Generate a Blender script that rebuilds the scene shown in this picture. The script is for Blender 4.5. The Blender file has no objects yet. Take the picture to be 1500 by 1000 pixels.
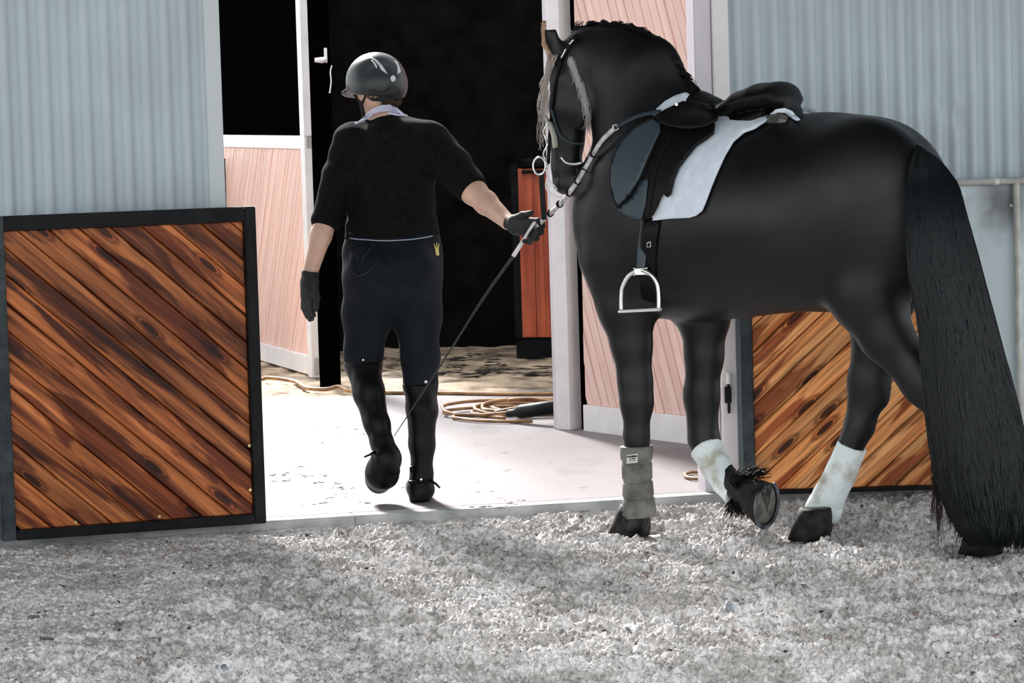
import bpy, bmesh, math, random
import numpy as np
from mathutils import Vector, Matrix
from mathutils.bvhtree import BVHTree
from mathutils.geometry import delaunay_2d_cdt
random.seed(7); RNG = np.random.default_rng(7)
SC = bpy.context.scene; COL = SC.collection

# ------------------------------------------------------------------ camera, light, exposure
CAM_H = 1.6; FPX = 4797.0; PITCH = math.atan(359.5/4797.0); ROLL = math.radians(1.7)
cd = bpy.data.cameras.new('camera'); cam = bpy.data.objects.new('camera', cd); COL.objects.link(cam)
cd.sensor_width = 36.0; cd.lens = FPX/1500.0*36.0; cd.clip_end = 200; cd.clip_start = .1
FW = Vector((0, math.cos(PITCH), -math.sin(PITCH)))
R0 = Vector((1, 0, 0)); U0 = Vector((0, math.sin(PITCH), math.cos(PITCH)))
RT = R0*math.cos(ROLL) - U0*math.sin(ROLL); UP = U0*math.cos(ROLL) + R0*math.sin(ROLL)
CP = Vector((0, 0, CAM_H))
M = Matrix((RT, UP, -FW)).transposed().to_4x4(); M.translation = CP
cam.matrix_world = M; SC.camera = cam

w = bpy.data.worlds.new('sky'); SC.world = w; w.use_nodes = True
bg = w.node_tree.nodes['Background']; bg.inputs[0].default_value = (.93, .97, 1.0, 1); bg.inputs[1].default_value = 1.8
sd = bpy.data.lights.new('sun', 'SUN'); sd.energy = 10.0; sd.angle = math.radians(9); sd.color = (1, .95, .93)
sun = bpy.data.objects.new('sun', sd); COL.objects.link(sun)
_az = Vector((-.30, .954, 0)).normalized(); _el = math.radians(31)
_to = Vector((_az.x*math.cos(_el), _az.y*math.cos(_el), math.sin(_el)))
sun.rotation_euler = _to.to_track_quat('Z', 'Y').to_euler()
SC.view_settings.view_transform = 'Standard'; SC.view_settings.look = 'None'
SC.view_settings.exposure = 0.0; SC.view_settings.gamma = 1.0; SC.view_settings.use_curve_mapping = False

# ------------------------------------------------------------------ picture measurements -> points in the world
def ray(px, py): return (FW + RT*((px-750)/FPX) + UP*((500-py)/FPX)).normalized()
def G(px, py, z=0.0):
    d = ray(px, py); return CP + d*((z-CAM_H)/d.z)
def onplane(px, py, o, n):
    d = ray(px, py); return CP + d*((Vector(o)-CP).dot(n)/d.dot(n))
def P(px, py, y): return onplane(px, py, (0, y, 0), Vector((0, 1, 0)))
WO = Vector((-.94, 12.62, 0)); WD = Vector((1, .24, 0)).normalized(); WN = Vector((WD.y, -WD.x, 0))   # arena wall line, normal to the camera
def W(px, py, off=0.0): return onplane(px, py, WO+WN*off, WN)
def wx(px, py, off=0.0):                       # distance along the wall
    return (W(px, py, off)-WO).dot(WD)

# ------------------------------------------------------------------ materials
def mat(name, col, rough=.6, metal=0, spec=.5, sheen=0, coat=0, alpha=None):
    m = bpy.data.materials.new(name); m.use_nodes = True
    b = m.node_tree.nodes['Principled BSDF']
    b.inputs['Base Color'].default_value = (*col, 1); b.inputs['Roughness'].default_value = rough
    b.inputs['Metallic'].default_value = metal; b.inputs['Specular IOR Level'].default_value = spec
    b.inputs['Sheen Weight'].default_value = sheen; b.inputs['Coat Weight'].default_value = coat
    return m
def nodes(m): return m.node_tree.nodes, m.node_tree.links, m.node_tree.nodes['Principled BSDF']
def noise_mix(m, c1, c2, scale=5, detail=6, lo=.35, hi=.65, coord='Object', stretch=(1, 1, 1), bump=0, bscale=60, bdist=.01, rough_var=None):
    n, l, b = nodes(m)
    tc = n.new('ShaderNodeTexCoord'); mp = n.new('ShaderNodeMapping'); mp.inputs['Scale'].default_value = stretch
    l.new(tc.outputs[coord], mp.inputs[0])
    nz = n.new('ShaderNodeTexNoise'); nz.inputs['Scale'].default_value = scale; nz.inputs['Detail'].default_value = detail
    l.new(mp.outputs[0], nz.inputs['Vector'])
    rp = n.new('ShaderNodeValToRGB'); rp.color_ramp.elements[0].position = lo; rp.color_ramp.elements[1].position = hi
    rp.color_ramp.elements[0].color = (*c1, 1); rp.color_ramp.elements[1].color = (*c2, 1)
    l.new(nz.outputs[0], rp.inputs[0]); l.new(rp.outputs[0], b.inputs['Base Color'])
    if bump:
        n2 = n.new('ShaderNodeTexNoise'); n2.inputs['Scale'].default_value = bscale; n2.inputs['Detail'].default_value = 4
        l.new(mp.outputs[0], n2.inputs['Vector'])
        bp = n.new('ShaderNodeBump'); bp.inputs['Strength'].default_value = bump; bp.inputs['Distance'].default_value = bdist
        l.new(n2.outputs[0], bp.inputs['Height']); l.new(bp.outputs[0], b.inputs['Normal'])
    return m
def wood(name, light, mid, dark, stain, knots=True, rough=.45, grain=1.0, var=(.72, 1.25)):
    """board material; object X runs along the board; each board differs through its random"""
    m = bpy.data.materials.new(name); m.use_nodes = True; n, l, b = nodes(m)
    b.inputs['Roughness'].default_value = rough; b.inputs['Specular IOR Level'].default_value = .25
    tc = n.new('ShaderNodeTexCoord'); oi = n.new('ShaderNodeObjectInfo')
    mul = n.new('ShaderNodeMath'); mul.operation = 'MULTIPLY'; mul.inputs[1].default_value = 37.0; l.new(oi.outputs['Random'], mul.inputs[0])
    cmb = n.new('ShaderNodeCombineXYZ'); l.new(mul.outputs[0], cmb.inputs[0]); l.new(mul.outputs[0], cmb.inputs[1])
    sx = n.new('ShaderNodeSeparateXYZ'); l.new(tc.outputs['Object'], sx.inputs[0]); cx = n.new('ShaderNodeCombineXYZ'); l.new(sx.outputs[0], cx.inputs[0]); l.new(sx.outputs[2], cx.inputs[1])
    add = n.new('ShaderNodeVectorMath'); add.operation = 'ADD'; l.new(cx.outputs[0], add.inputs[0]); l.new(cmb.outputs[0], add.inputs[1])
    def nz(stretch, scale, detail=5, dist=0.0):
        mp = n.new('ShaderNodeMapping'); mp.inputs['Scale'].default_value = stretch; l.new(add.outputs[0], mp.inputs[0])
        t = n.new('ShaderNodeTexNoise'); t.inputs['Scale'].default_value = scale; t.inputs['Detail'].default_value = detail
        t.inputs['Distortion'].default_value = dist; l.new(mp.outputs[0], t.inputs['Vector']); return t.outputs[0]
    def ramp(src, stops):
        r = n.new('ShaderNodeValToRGB'); r.color_ramp.elements[0].position = stops[0][0]; r.color_ramp.elements[0].color = (*stops[0][1], 1)
        r.color_ramp.elements[1].position = stops[-1][0]; r.color_ramp.elements[1].color = (*stops[-1][1], 1)
        for p, c in stops[1:-1]:
            e = r.color_ramp.elements.new(p); e.color = (*c, 1)
        l.new(src, r.inputs[0]); return r.outputs[0]
    base = ramp(nz((.8, 13, 1), 1.6, 6, .25), [(.34, dark), (.46, mid), (.62, light)])
    gr = ramp(nz((1.2, 38, 1), 2.2, 6, .4), [(.35, (1-.45*grain,)*3), (.6, (1, 1, 1))])
    mx = n.new('ShaderNodeMix'); mx.data_type = 'RGBA'; mx.blend_type = 'MULTIPLY'; mx.inputs[0].default_value = 1
    l.new(base, mx.inputs[6]); l.new(gr, mx.inputs[7]); out = mx.outputs[2]
    # stain patches, running a little along the board
    st = ramp(nz((1.1, 8, 1), 1.7, 7, .5), [(.50, (0, 0, 0)), (.56, (1, 1, 1))])
    mx2 = n.new('ShaderNodeMix'); mx2.data_type = 'RGBA'; l.new(st, mx2.inputs[0]); l.new(out, mx2.inputs[6])
    dk = n.new('ShaderNodeMix'); dk.data_type = 'RGBA'; dk.blend_type = 'MULTIPLY'; dk.inputs[0].default_value = 1
    l.new(out, dk.inputs[6]); dk.inputs[7].default_value = (*stain, 1); l.new(dk.outputs[2], mx2.inputs[7]); out = mx2.outputs[2]
    if knots:
        mp = n.new('ShaderNodeMapping'); mp.inputs['Scale'].default_value = (1.9, 7.0, 1); l.new(add.outputs[0], mp.inputs[0])
        v = n.new('ShaderNodeTexVoronoi'); v.voronoi_dimensions = '2D'; v.inputs['Scale'].default_value = 1.0; v.inputs['Randomness'].default_value = .9; l.new(mp.outputs[0], v.inputs['Vector'])
        kr = ramp(v.outputs['Distance'], [(.045, (.10, .07, .06)), (.08, (.16, .10, .08)), (.09, (.8, .65, .55)), (.12, (.4, .3, .24)), (.17, (1, 1, 1))])
        mx3 = n.new('ShaderNodeMix'); mx3.data_type = 'RGBA'; mx3.blend_type = 'MULTIPLY'; mx3.inputs[0].default_value = 1
        l.new(out, mx3.inputs[6]); l.new(kr, mx3.inputs[7]); out = mx3.outputs[2]
    # board to board variation
    hv = n.new('ShaderNodeHueSaturation'); mr = n.new('ShaderNodeMapRange'); mr.inputs[3].default_value = var[0]; mr.inputs[4].default_value = var[1]
    l.new(oi.outputs['Random'], mr.inputs[0]); l.new(mr.outputs[0], hv.inputs['Value']); l.new(out, hv.inputs['Color'])
    l.new(hv.outputs[0], b.inputs['Base Color'])
    bp = n.new('ShaderNodeBump'); bp.inputs['Strength'].default_value = .25; bp.inputs['Distance'].default_value = .002
    l.new(gr, bp.inputs['Height']); l.new(bp.outputs[0], b.inputs['Normal'])
    return m

# ------------------------------------------------------------------ objects
def link(name, me, m=None, parent=None, smooth=False):
    o = bpy.data.objects.new(name, me); COL.objects.link(o)
    if m is not None and me is not None: me.materials.append(m)
    if smooth and me is not None: me.polygons.foreach_set('use_smooth', [True]*len(me.polygons))
    if parent is not None: o.parent = parent
    return o
def thing(name, label, cat, loc=(0, 0, 0), group=None, mw=None):
    o = bpy.data.objects.new(name, None); COL.objects.link(o); o.empty_display_size = .1
    if mw is not None: o.matrix_world = mw
    else: o.location = loc
    return tag(o, label, cat, group)
def tag(o, label, cat, group=None, kind=None):
    o['label'] = label; o['category'] = cat
    if group: o['group'] = group
    if kind: o['kind'] = kind
    return o
def struct(o): o['kind'] = 'structure'; return o
def child(name, me, m, parent, smooth=False, label=None):
    """me is in world coordinates; parent may sit anywhere"""
    bpy.context.view_layer.update()
    pm = world_of(parent)
    me.transform(pm.inverted())
    o = link(name, me, m, parent, smooth)
    if label: o['label'] = label
    return o
def world_of(o):
    m = o.matrix_basis.copy(); p = o.parent
    while p is not None: m = p.matrix_basis @ m; p = p.parent
    return m
def from_bm(bm, name='m'):
    bmesh.ops.recalc_face_normals(bm, faces=bm.faces)
    me = bpy.data.meshes.new(name); bm.to_mesh(me); bm.free(); return me
def boxm(lo, hi, bev=0.0, mw=None):
    bm = bmesh.new(); bmesh.ops.create_cube(bm, size=1)
    lo = Vector(lo); hi = Vector(hi); c = (lo+hi)/2; s = hi-lo
    for v in bm.verts: v.co = Vector((v.co.x*s.x, v.co.y*s.y, v.co.z*s.z))+c
    if bev: bmesh.ops.bevel(bm, geom=bm.edges[:], offset=bev, segments=2, affect='EDGES')
    me = from_bm(bm)
    if mw is not None: me.transform(mw)
    return me
def join(meshes):
    bm = bmesh.new()
    for m in meshes: bm.from_mesh(m)
    return from_bm(bm)
def tube(pts, rads, seg=8, closed=False, caps=True, flat=None):
    """round (or flattened) tube through world points"""
    pts = [Vector(p) for p in pts]; n = len(pts)
    if not hasattr(rads, '__len__'): rads = [rads]*n
    bm = bmesh.new(); rings = []; prev = None
    for i, p in enumerate(pts):
        a = pts[(i-1) % n] if (closed or i > 0) else p; b = pts[(i+1) % n] if (closed or i < n-1) else p
        t = (b-a)
        t = t.normalized() if t.length > 1e-9 else Vector((0, 0, 1))
        if flat is not None and prev is None: x = (Vector(flat)-t*Vector(flat).dot(t)).normalized()
        elif prev is None: x = t.orthogonal().normalized()
        else:
            x = prev-t*prev.dot(t); x = x.normalized() if x.length > 1e-6 else t.orthogonal().normalized()
        prev = x; y = t.cross(x); r = rads[i]
        rx, ry = (r if hasattr(r, '__len__') else (r, r))
        rings.append([bm.verts.new(p+x*math.cos(2*math.pi*k/seg)*rx+y*math.sin(2*math.pi*k/seg)*ry) for k in range(seg)])
    m = n if closed else n-1
    for i in range(m):
        A = rings[i]; B = rings[(i+1) % n]
        for k in range(seg): bm.faces.new((A[k], A[(k+1) % seg], B[(k+1) % seg], B[k]))
    if caps and not closed:
        bm.faces.new(rings[0][::-1]); bm.faces.new(rings[-1])
    return from_bm(bm)
def smoothpath(pts, n=8):
    """Catmull-Rom through the points"""
    pts = [Vector(p) for p in pts]; out = []
    for i in range(len(pts)-1):
        p0 = pts[max(i-1, 0)]; p1 = pts[i]; p2 = pts[i+1]; p3 = pts[min(i+2, len(pts)-1)]
        for k in range(n):
            t = k/n
            out.append(.5*((2*p1)+(p2-p0)*t+(2*p0-5*p1+4*p2-p3)*t*t+(3*p1-p0-3*p2+p3)*t**3))
    out.append(pts[-1]); return out
def clip_poly(poly, n, c):
    """keep points with n.p <= c"""
    out = []
    for i in range(len(poly)):
        a = poly[i]; b = poly[(i+1) % len(poly)]; da = n.dot(a)-c; db = n.dot(b)-c
        if da <= 0: out.append(a)
        if (da < 0 < db) or (db < 0 < da): out.append(a+(b-a)*(da/(da-db)))
    return out
def board(poly, th, ch, frame, ang):
    """convex 2D outline (in a panel's X,Z) -> chamfered board; returns mesh in board coordinates (x along the board) and its matrix in the panel.
    The face towards the viewer is panel -Y."""
    c = sum(poly, Vector((0, 0)))/len(poly)
    area = sum(poly[i].x*poly[(i+1) % len(poly)].y-poly[(i+1) % len(poly)].x*poly[i].y for i in range(len(poly)))
    if area < 0: poly = poly[::-1]
    inner = poly[:]
    for i in range(len(poly)):
        a = poly[i]; b = poly[(i+1) % len(poly)]; e = b-a
        if e.length < 1e-5: continue
        nn = Vector((e.y, -e.x)).normalized(); inner = clip_poly(inner, nn, nn.dot(a)-ch)
    if len(inner) < 3: return None, None
    rot = Matrix.Rotation(-ang, 4, 'Y'); mt = Matrix.Translation((c.x, 0, c.y)) @ rot; inv = mt.inverted()
    bm = bmesh.new()
    def ring(pl, y): return [bm.verts.new(inv @ Vector((p.x, y, p.y))) for p in pl]
    back = ring(poly, 0); mid = ring(poly, -(th-ch)); top = ring(inner, -th)
    bm.faces.new(back); bm.faces.new(top[::-1])
    for i in range(len(poly)): bm.faces.new((back[i], mid[i], mid[(i+1) % len(poly)], back[(i+1) % len(poly)]))
    if len(inner) == len(poly):
        # match the inner ring's start to the nearest corner
        k = min(range(len(inner)), key=lambda q: (inner[q]-poly[0]).length)
        top = top[k:]+top[:k]
        for i in range(len(poly)): bm.faces.new((mid[i], top[i], top[(i+1) % len(poly)], mid[(i+1) % len(poly)]))
    else:
        bmesh.ops.bridge_loops(bm, edges=[e for e in bm.edges if all(v in mid for v in e.verts)]+[e for e in bm.edges if all(v in top for v in e.verts)])
    return from_bm(bm), mt
def planks(parent, x0, z0, x1, z1, width, ang, th, m, name='plank', gap=.003, ch=.004, jitter=.0025, y=0.0):
    """diagonal boards that fill a rectangle of the panel frame"""
    d = Vector((math.cos(ang), math.sin(ang))); nn = Vector((-d.y, d.x))
    rect = [Vector((x0, z0)), Vector((x1, z0)), Vector((x1, z1)), Vector((x0, z1))]
    cs = [nn.dot(p) for p in rect]; k = math.floor(min(cs)/width)
    while k*width < max(cs):
        pl = clip_poly(rect, -nn, -(k*width+gap/2)); pl = clip_poly(pl, nn, (k+1)*width-gap/2) if len(pl) > 2 else pl
        k += 1
        if len(pl) < 3: continue
        ar = abs(sum(pl[i].x*pl[(i+1) % len(pl)].y-pl[(i+1) % len(pl)].x*pl[i].y for i in range(len(pl))))/2
        if ar < 4e-4: continue
        me, mt = board(pl, th+random.uniform(-jitter, jitter), ch, None, ang)
        if me is None: continue
        o = link(name, me, m, parent); o.matrix_basis = Matrix.Translation((0, y, 0)) @ mt
def frame_from(bl, br, tl):
    """panel matrix: X to the right, Z up, Y away"""
    X = (br-bl).normalized(); Z = (tl-bl); Z = (Z-X*Z.dot(X)).normalized(); Y = Z.cross(X)
    m = Matrix((X, Y, Z)).transposed().to_4x4(); m.translation = bl; return m
def lbox(parent, name, lo, hi, m, bev=.002, label=None):
    o = link(name, boxm(lo, hi, bev), m, parent)
    if label: o['label'] = label
    return o

# ------------------------------------------------------------------ signed distance modelling (smooth blends) and surface extraction
class SDF:
    def __init__(s, lo, hi, h):
        s.lo = np.array(lo, float); s.h = h
        s.n = np.ceil((np.array(hi)-s.lo)/h).astype(int)+1
        s.D = np.full(s.n, 1.0, np.float32)
        s.ax = [s.lo[i]+h*np.arange(s.n[i]) for i in range(3)]
    def _win(s, lo, hi):
        a = np.clip(np.floor((np.array(lo)-s.lo)/s.h).astype(int), 0, s.n); b = np.clip(np.ceil((np.array(hi)-s.lo)/s.h).astype(int)+1, 0, s.n)
        sl = tuple(slice(a[i], b[i]) for i in range(3))
        X = s.ax[0][sl[0]][:, None, None]; Y = s.ax[1][sl[1]][None, :, None]; Z = s.ax[2][sl[2]][None, None, :]
        return sl, X, Y, Z
    def _mix(s, sl, d, k, cut=False):
        c = s.D[sl]
        if cut: s.D[sl] = np.maximum(c, -d); return
        if k <= 0: s.D[sl] = np.minimum(c, d); return
        h = np.clip(.5+.5*(c-d)/k, 0, 1); s.D[sl] = (c*(1-h)+d*h-k*h*(1-h)).astype(np.float32)
    def seg(s, a, b, ra, rb, k=.03, side=None, sa=None, sb=None, cut=False):
        """tapered limb; with side/sa/sb its cross-section is an ellipse whose half-width along `side` is sa..sb"""
        a = np.array(a, float); b = np.array(b, float); R = max(ra, rb, sa or 0, sb or 0)+k+3*s.h
        sl, X, Y, Z = s._win(np.minimum(a, b)-R, np.maximum(a, b)+R)
        ab = b-a; L2 = max(ab@ab, 1e-9); px = X-a[0]; py = Y-a[1]; pz = Z-a[2]
        t = np.clip((px*ab[0]+py*ab[1]+pz*ab[2])/L2, 0, 1)
        vx = px-t*ab[0]; vy = py-t*ab[1]; vz = pz-t*ab[2]; r = ra+(rb-ra)*t; l2 = vx*vx+vy*vy+vz*vz
        if side is None: d = np.sqrt(l2)-r
        else:
            sd_ = np.array(side, float); sd_ /= np.linalg.norm(sd_); c = vx*sd_[0]+vy*sd_[1]+vz*sd_[2]
            rs = sa+(sb-sa)*t; q = np.sqrt(c*c/(rs*rs)+np.maximum(l2-c*c, 0)/(r*r))+1e-6
            d = (q-1)*np.sqrt(l2)/q; d = np.where(q < .3, -np.minimum(r, rs)*.7, d)
        s._mix(sl, d, k, cut)
    def chain(s, pts, k=.03, side=None, cut=False):
        """pts: (point, radius[, side radius])"""
        for p, q in zip(pts[:-1], pts[1:]):
            if side is None: s.seg(p[0], q[0], p[1], q[1], k, cut=cut)
            else: s.seg(p[0], q[0], p[1], q[1], k, side, p[2], q[2], cut=cut)
    def ell(s, c, r, k=.03, rot=None, cut=False):
        """ellipsoid; rot = three axes"""
        c = np.array(c, float); R = max(r)+k+3*s.h; sl, X, Y, Z = s._win(c-R, c+R); x = X-c[0]; y = Y-c[1]; z = Z-c[2]
        A = np.eye(3) if rot is None else np.array([list(Vector(v).normalized()) for v in rot])
        u = [A[i][0]*x+A[i][1]*y+A[i][2]*z for i in range(3)]
        k0 = np.sqrt(sum((u[i]/r[i])**2 for i in range(3)))+1e-6; k1 = np.sqrt(sum((u[i]/r[i]**2)**2 for i in range(3)))+1e-6
        s._mix(sl, k0*(k0-1)/k1, k, cut)
    def plane(s, p, n):
        """keep the side against the normal"""
        n = np.array(n, float); n /= np.linalg.norm(n); p = np.array(p, float)
        X = s.ax[0][:, None, None]; Y = s.ax[1][None, :, None]; Z = s.ax[2][None, None, :]
        s.D = np.maximum(s.D, (X-p[0])*n[0]+(Y-p[1])*n[1]+(Z-p[2])*n[2]).astype(np.float32)
    def wobble(s, amp, scale, seed=0, stretch=(1, 1, 1)):
        rng = np.random.default_rng(seed); X = s.ax[0][:, None, None]; Y = s.ax[1][None, :, None]; Z = s.ax[2][None, None, :]
        W_ = 0
        for i in range(5):
            f = rng.normal(size=3)*scale*np.array(stretch); W_ = W_+np.sin(X*f[0]+Y*f[1]+Z*f[2]+rng.uniform(0, 6))
        s.D = (s.D+amp*W_/2.5).astype(np.float32)
    def mesh(s, name='m', smooth=1):
        D = s.D; n = D.shape
        c = [(i, j, k) for i in (0, 1) for j in (0, 1) for k in (0, 1)]
        def corner(o): return D[o[0]:n[0]-1+o[0], o[1]:n[1]-1+o[1], o[2]:n[2]-1+o[2]]
        neg = sum((corner(o) < 0).astype(np.int8) for o in c); act = (neg > 0) & (neg < 8)
        idx = np.full(act.shape, -1, np.int64); cells = np.argwhere(act); idx[act] = np.arange(len(cells))
        acc = np.zeros((len(cells), 3)); cnt = np.zeros(len(cells)); ci, cj, ck = cells.T
        for o in c:
            for ax in range(3):
                if o[ax]: continue
                q = list(o); q[ax] = 1
                d0 = D[ci+o[0], cj+o[1], ck+o[2]]; d1 = D[ci+q[0], cj+q[1], ck+q[2]]; mk = (d0 < 0) != (d1 < 0)
                t = np.where(mk, d0/np.where(mk, d0-d1, 1), 0); pos = np.tile(np.array(o, float), (len(cells), 1)); pos[:, ax] += t
                acc[mk] += pos[mk]; cnt[mk] += 1
        V = (cells+acc/cnt[:, None])*s.h+s.lo
        quads = []
        for ax in range(3):
            b, e = (ax+1) % 3, (ax+2) % 3
            sl0 = [slice(1, -1)]*3; sl1 = [slice(1, -1)]*3; sl0[ax] = slice(0, -1); sl1[ax] = slice(1, None)
            A = D[tuple(sl0)] < 0; B = D[tuple(sl1)] < 0; E = np.argwhere(A != B); off = np.ones(3, int); off[ax] = 0
            if not len(E): continue
            flip = A[tuple(E.T)]; E = E+off
            def cell(db, de):
                q = E.copy(); q[:, b] -= db; q[:, e] -= de; return idx[q[:, 0], q[:, 1], q[:, 2]]
            Q = np.stack([cell(1, 1), cell(0, 1), cell(0, 0), cell(1, 0)], 1); Q[~flip] = Q[~flip][:, ::-1]; quads.append(Q)
        Q = np.concatenate(quads); Q = Q[(Q >= 0).all(1)]
        for _ in range(smooth):                         # light laplacian smoothing
            S = np.zeros_like(V); C = np.zeros(len(V))
            for u in range(4):
                v = (u+1) % 4; np.add.at(S, Q[:, u], V[Q[:, v]]); np.add.at(S, Q[:, v], V[Q[:, u]]); np.add.at(C, Q[:, u], 1); np.add.at(C, Q[:, v], 1)
            V = V*.5+.5*S/np.maximum(C, 1)[:, None]
        me = bpy.data.meshes.new(name); me.vertices.add(len(V)); me.vertices.foreach_set('co', V.astype(np.float32).ravel())
        me.loops.add(len(Q)*4); me.loops.foreach_set('vertex_index', Q.astype(np.int32).ravel())
        me.polygons.add(len(Q)); me.polygons.foreach_set('loop_start', np.arange(0, len(Q)*4, 4, dtype=np.int32))
        me.polygons.foreach_set('loop_total', np.full(len(Q), 4, np.int32)); me.update(calc_edges=True)
        me.polygons.foreach_set('use_smooth', np.ones(len(Q), bool)); return me
def bvh_of(me):
    return BVHTree.FromPolygons([v.co.copy() for v in me.vertices], [tuple(p.vertices) for p in me.polygons])
def patch(poly, bvh, ref, off=.004, th=.003, step=6, miss=None, rnd=True):
    """a sheet of real thickness that lies on a surface: outline measured in the photograph, dropped on the surface it covers.
    ref(px,py) gives a fallback point where the outline leaves the surface"""
    pts = [Vector(p) for p in poly]; dense = []
    for i in range(len(pts)):
        a, b = pts[i], pts[(i+1) % len(pts)]; k = max(1, int((b-a).length/step))
        dense += [a+(b-a)*(j/k) for j in range(k)]
    nb = len(dense); xs = [p.x for p in dense]; ys = [p.y for p in dense]; inner = []
    def inside(x, y):
        c = False
        for i in range(nb):
            a, b = dense[i], dense[i-1]
            if (a.y > y) != (b.y > y) and x < (b.x-a.x)*(y-a.y)/(b.y-a.y)+a.x: c = not c
        return c
    y = min(ys)+step/2
    while y < max(ys):
        x = min(xs)+step/2
        while x < max(xs):
            if inside(x, y) and min((Vector((x, y))-p).length for p in dense) > step*.45: inner.append(Vector((x, y)))
            x += step
        y += step
    vs, es, fs = delaunay_2d_cdt(dense+inner, [(i, (i+1) % nb) for i in range(nb)], [], 1, 1e-4)[:3]
    bm = bmesh.new(); V = []
    for v in vs:
        d = ray(v.x, v.y); hit, nor, _, dist = bvh.ray_cast(CP, d)
        if hit is None or (miss is not None and dist > miss): 
            q = ref(v.x, v.y); near = bvh.find_nearest(q); hit, nor = q, (-d)
        if nor.dot(d) > 0: nor = -nor
        V.append(bm.verts.new(hit-d*(off/max(.35, -nor.dot(d)))))
    for f in fs: bm.faces.new([V[i] for i in f])
    bmesh.ops.recalc_face_normals(bm, faces=bm.faces)
    ff = sum((f.normal.dot(FW) for f in bm.faces))
    if ff > 0: bmesh.ops.reverse_faces(bm, faces=bm.faces)
    g = bmesh.ops.extrude_face_region(bm, geom=bm.faces[:])
    nv = [e for e in g['geom'] if isinstance(e, bmesh.types.BMVert)]
    bm.normal_update()
    for v in nv: v.co += (v.normal if v.normal.length > 0 else -FW)*th*(1 if v.normal.dot(FW) < 0 else -1)
    return from_bm(bm)
def hair(name, strands, m, parent, seg=3, label=None, top_cat=None):
    """strands: list of (list of points, root radius, tip radius): one mesh"""
    vs = []; fs = []
    for pts, r0, r1 in strands:
        n = len(pts); base = len(vs)
        for i, p in enumerate(pts):
            t = (pts[min(i+1, n-1)]-pts[max(i-1, 0)]); t = t.normalized() if t.length > 1e-8 else Vector((0, 0, 1))
            x = t.cross(Vector((.3, -.9, .2))).normalized(); y = t.cross(x); r = r0+(r1-r0)*(i/(n-1))
            for k in range(seg):
                a = 2*math.pi*k/seg; vs.append(p+x*(r*math.cos(a))+y*(r*math.sin(a)))
        for i in range(n-1):
            for k in range(seg):
                a = base+i*seg+k; b = base+i*seg+(k+1) % seg; fs.append((a, b, b+seg, a+seg))
        fs.append(tuple(base+k for k in range(seg))[::-1]); fs.append(tuple(base+(n-1)*seg+k for k in range(seg)))
    me = bpy.data.meshes.new(name); me.from_pydata([tuple(v) for v in vs], [], fs); me.update()
    return child(name, me, m, parent, smooth=True, label=label)
# ================================================================== SETTING
def corr_material(name, c):
    m = mat(name, c, .38, metal=.0, spec=.5); return noise_mix(m, tuple(x*.9 for x in c), tuple(min(1, x*1.08) for x in c), scale=2.2, detail=8, lo=.3, hi=.7, bump=.15, bscale=90, bdist=.002)
M_SHEET = corr_material('corrugated_steel_paint', (.49, .575, .62))
M_FLASH = mat('folded_steel_flashing', (.60, .65, .67), .4)
M_WHITEP = noise_mix(mat('white_painted_steel', (.82, .80, .80), .4), (.84, .80, .80), (.93, .90, .90), scale=9, lo=.3, hi=.7)
M_LAV = noise_mix(mat('pale_painted_timber', (.66, .62, .65), .5), (.70, .65, .69), (.84, .79, .83), scale=6, stretch=(1, 1, .2))
M_BLACKST = noise_mix(mat('black_steel', (.012, .013, .015), .5, spec=.15), (.003, .0035, .004), (.009, .010, .012), scale=12, bump=.1, bscale=80, bdist=.002)
M_GREENST = noise_mix(mat('weathered_green_grey_steel', (.06, .08, .085), .5, spec=.25), (.018, .026, .03), (.05, .065, .07), scale=18)
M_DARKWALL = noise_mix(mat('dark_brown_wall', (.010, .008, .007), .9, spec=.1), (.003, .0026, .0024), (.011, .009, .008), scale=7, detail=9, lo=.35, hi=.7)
M_DARK = mat('near_black_fill', (.0012, .0012, .0012), .95, spec=.0)  # near-black colour stands in for the dark of shaded interior parts

def sheet_mesh(x0, x1, z0, z1, dents=()):
    """corrugated steel: 76 mm pitch, 16 mm deep, in wall coordinates (x along, y to the back)"""
    pitch = .0762; nx = int((x1-x0)/pitch*10)+1; nz = 90 if dents else 2
    xs = np.linspace(x0, x1, nx); zs = np.linspace(z0, z1, nz) if not dents else np.concatenate([[z0], np.linspace(z0+.3, z1-.2, nz-2), [z1]])
    X, Z = np.meshgrid(xs, zs, indexing='ij'); ph = (X/pitch) % 1.0
    s = np.sin(2*math.pi*ph); Yv = -.010*np.clip(s*1.5, -1, 1)
    for (dx, dz, rx, rz, a) in dents: Yv = Yv*(1-.9*np.exp(-((X-dx)/rx)**2-((Z-dz)/rz)**2)*(a > 0))+a*np.exp(-((X-dx)/rx)**2-((Z-dz)/rz)**2)
    V = np.stack([X, Yv, Z], -1).reshape(-1, 3); nzv = len(zs); i = np.arange(nx-1)[:, None]*nzv+np.arange(nzv-1)[None, :]; i = i.ravel()
    F = np.stack([i, i+nzv, i+nzv+1, i+1], 1)
    me = bpy.data.meshes.new('sheet'); me.from_pydata(V.tolist(), [], F.tolist()); me.update(); return me
WALLM = Matrix((WD, Vector((-WD.y, WD.x, 0)), Vector((0, 0, 1)))).transposed().to_4x4(); WALLM.translation = WO
def wall_root(name):
    o = bpy.data.objects.new(name, None); COL.objects.link(o); o.matrix_world = WALLM; o['kind'] = 'structure'; return o
WALL_T = 3.7
wl = wall_root('wall_left'); wr = wall_root('wall_right')
xl = wx(322, 150)                      # left edge of the opening
xr = wx(1061, 150)                     # where the right sheets begin
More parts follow.
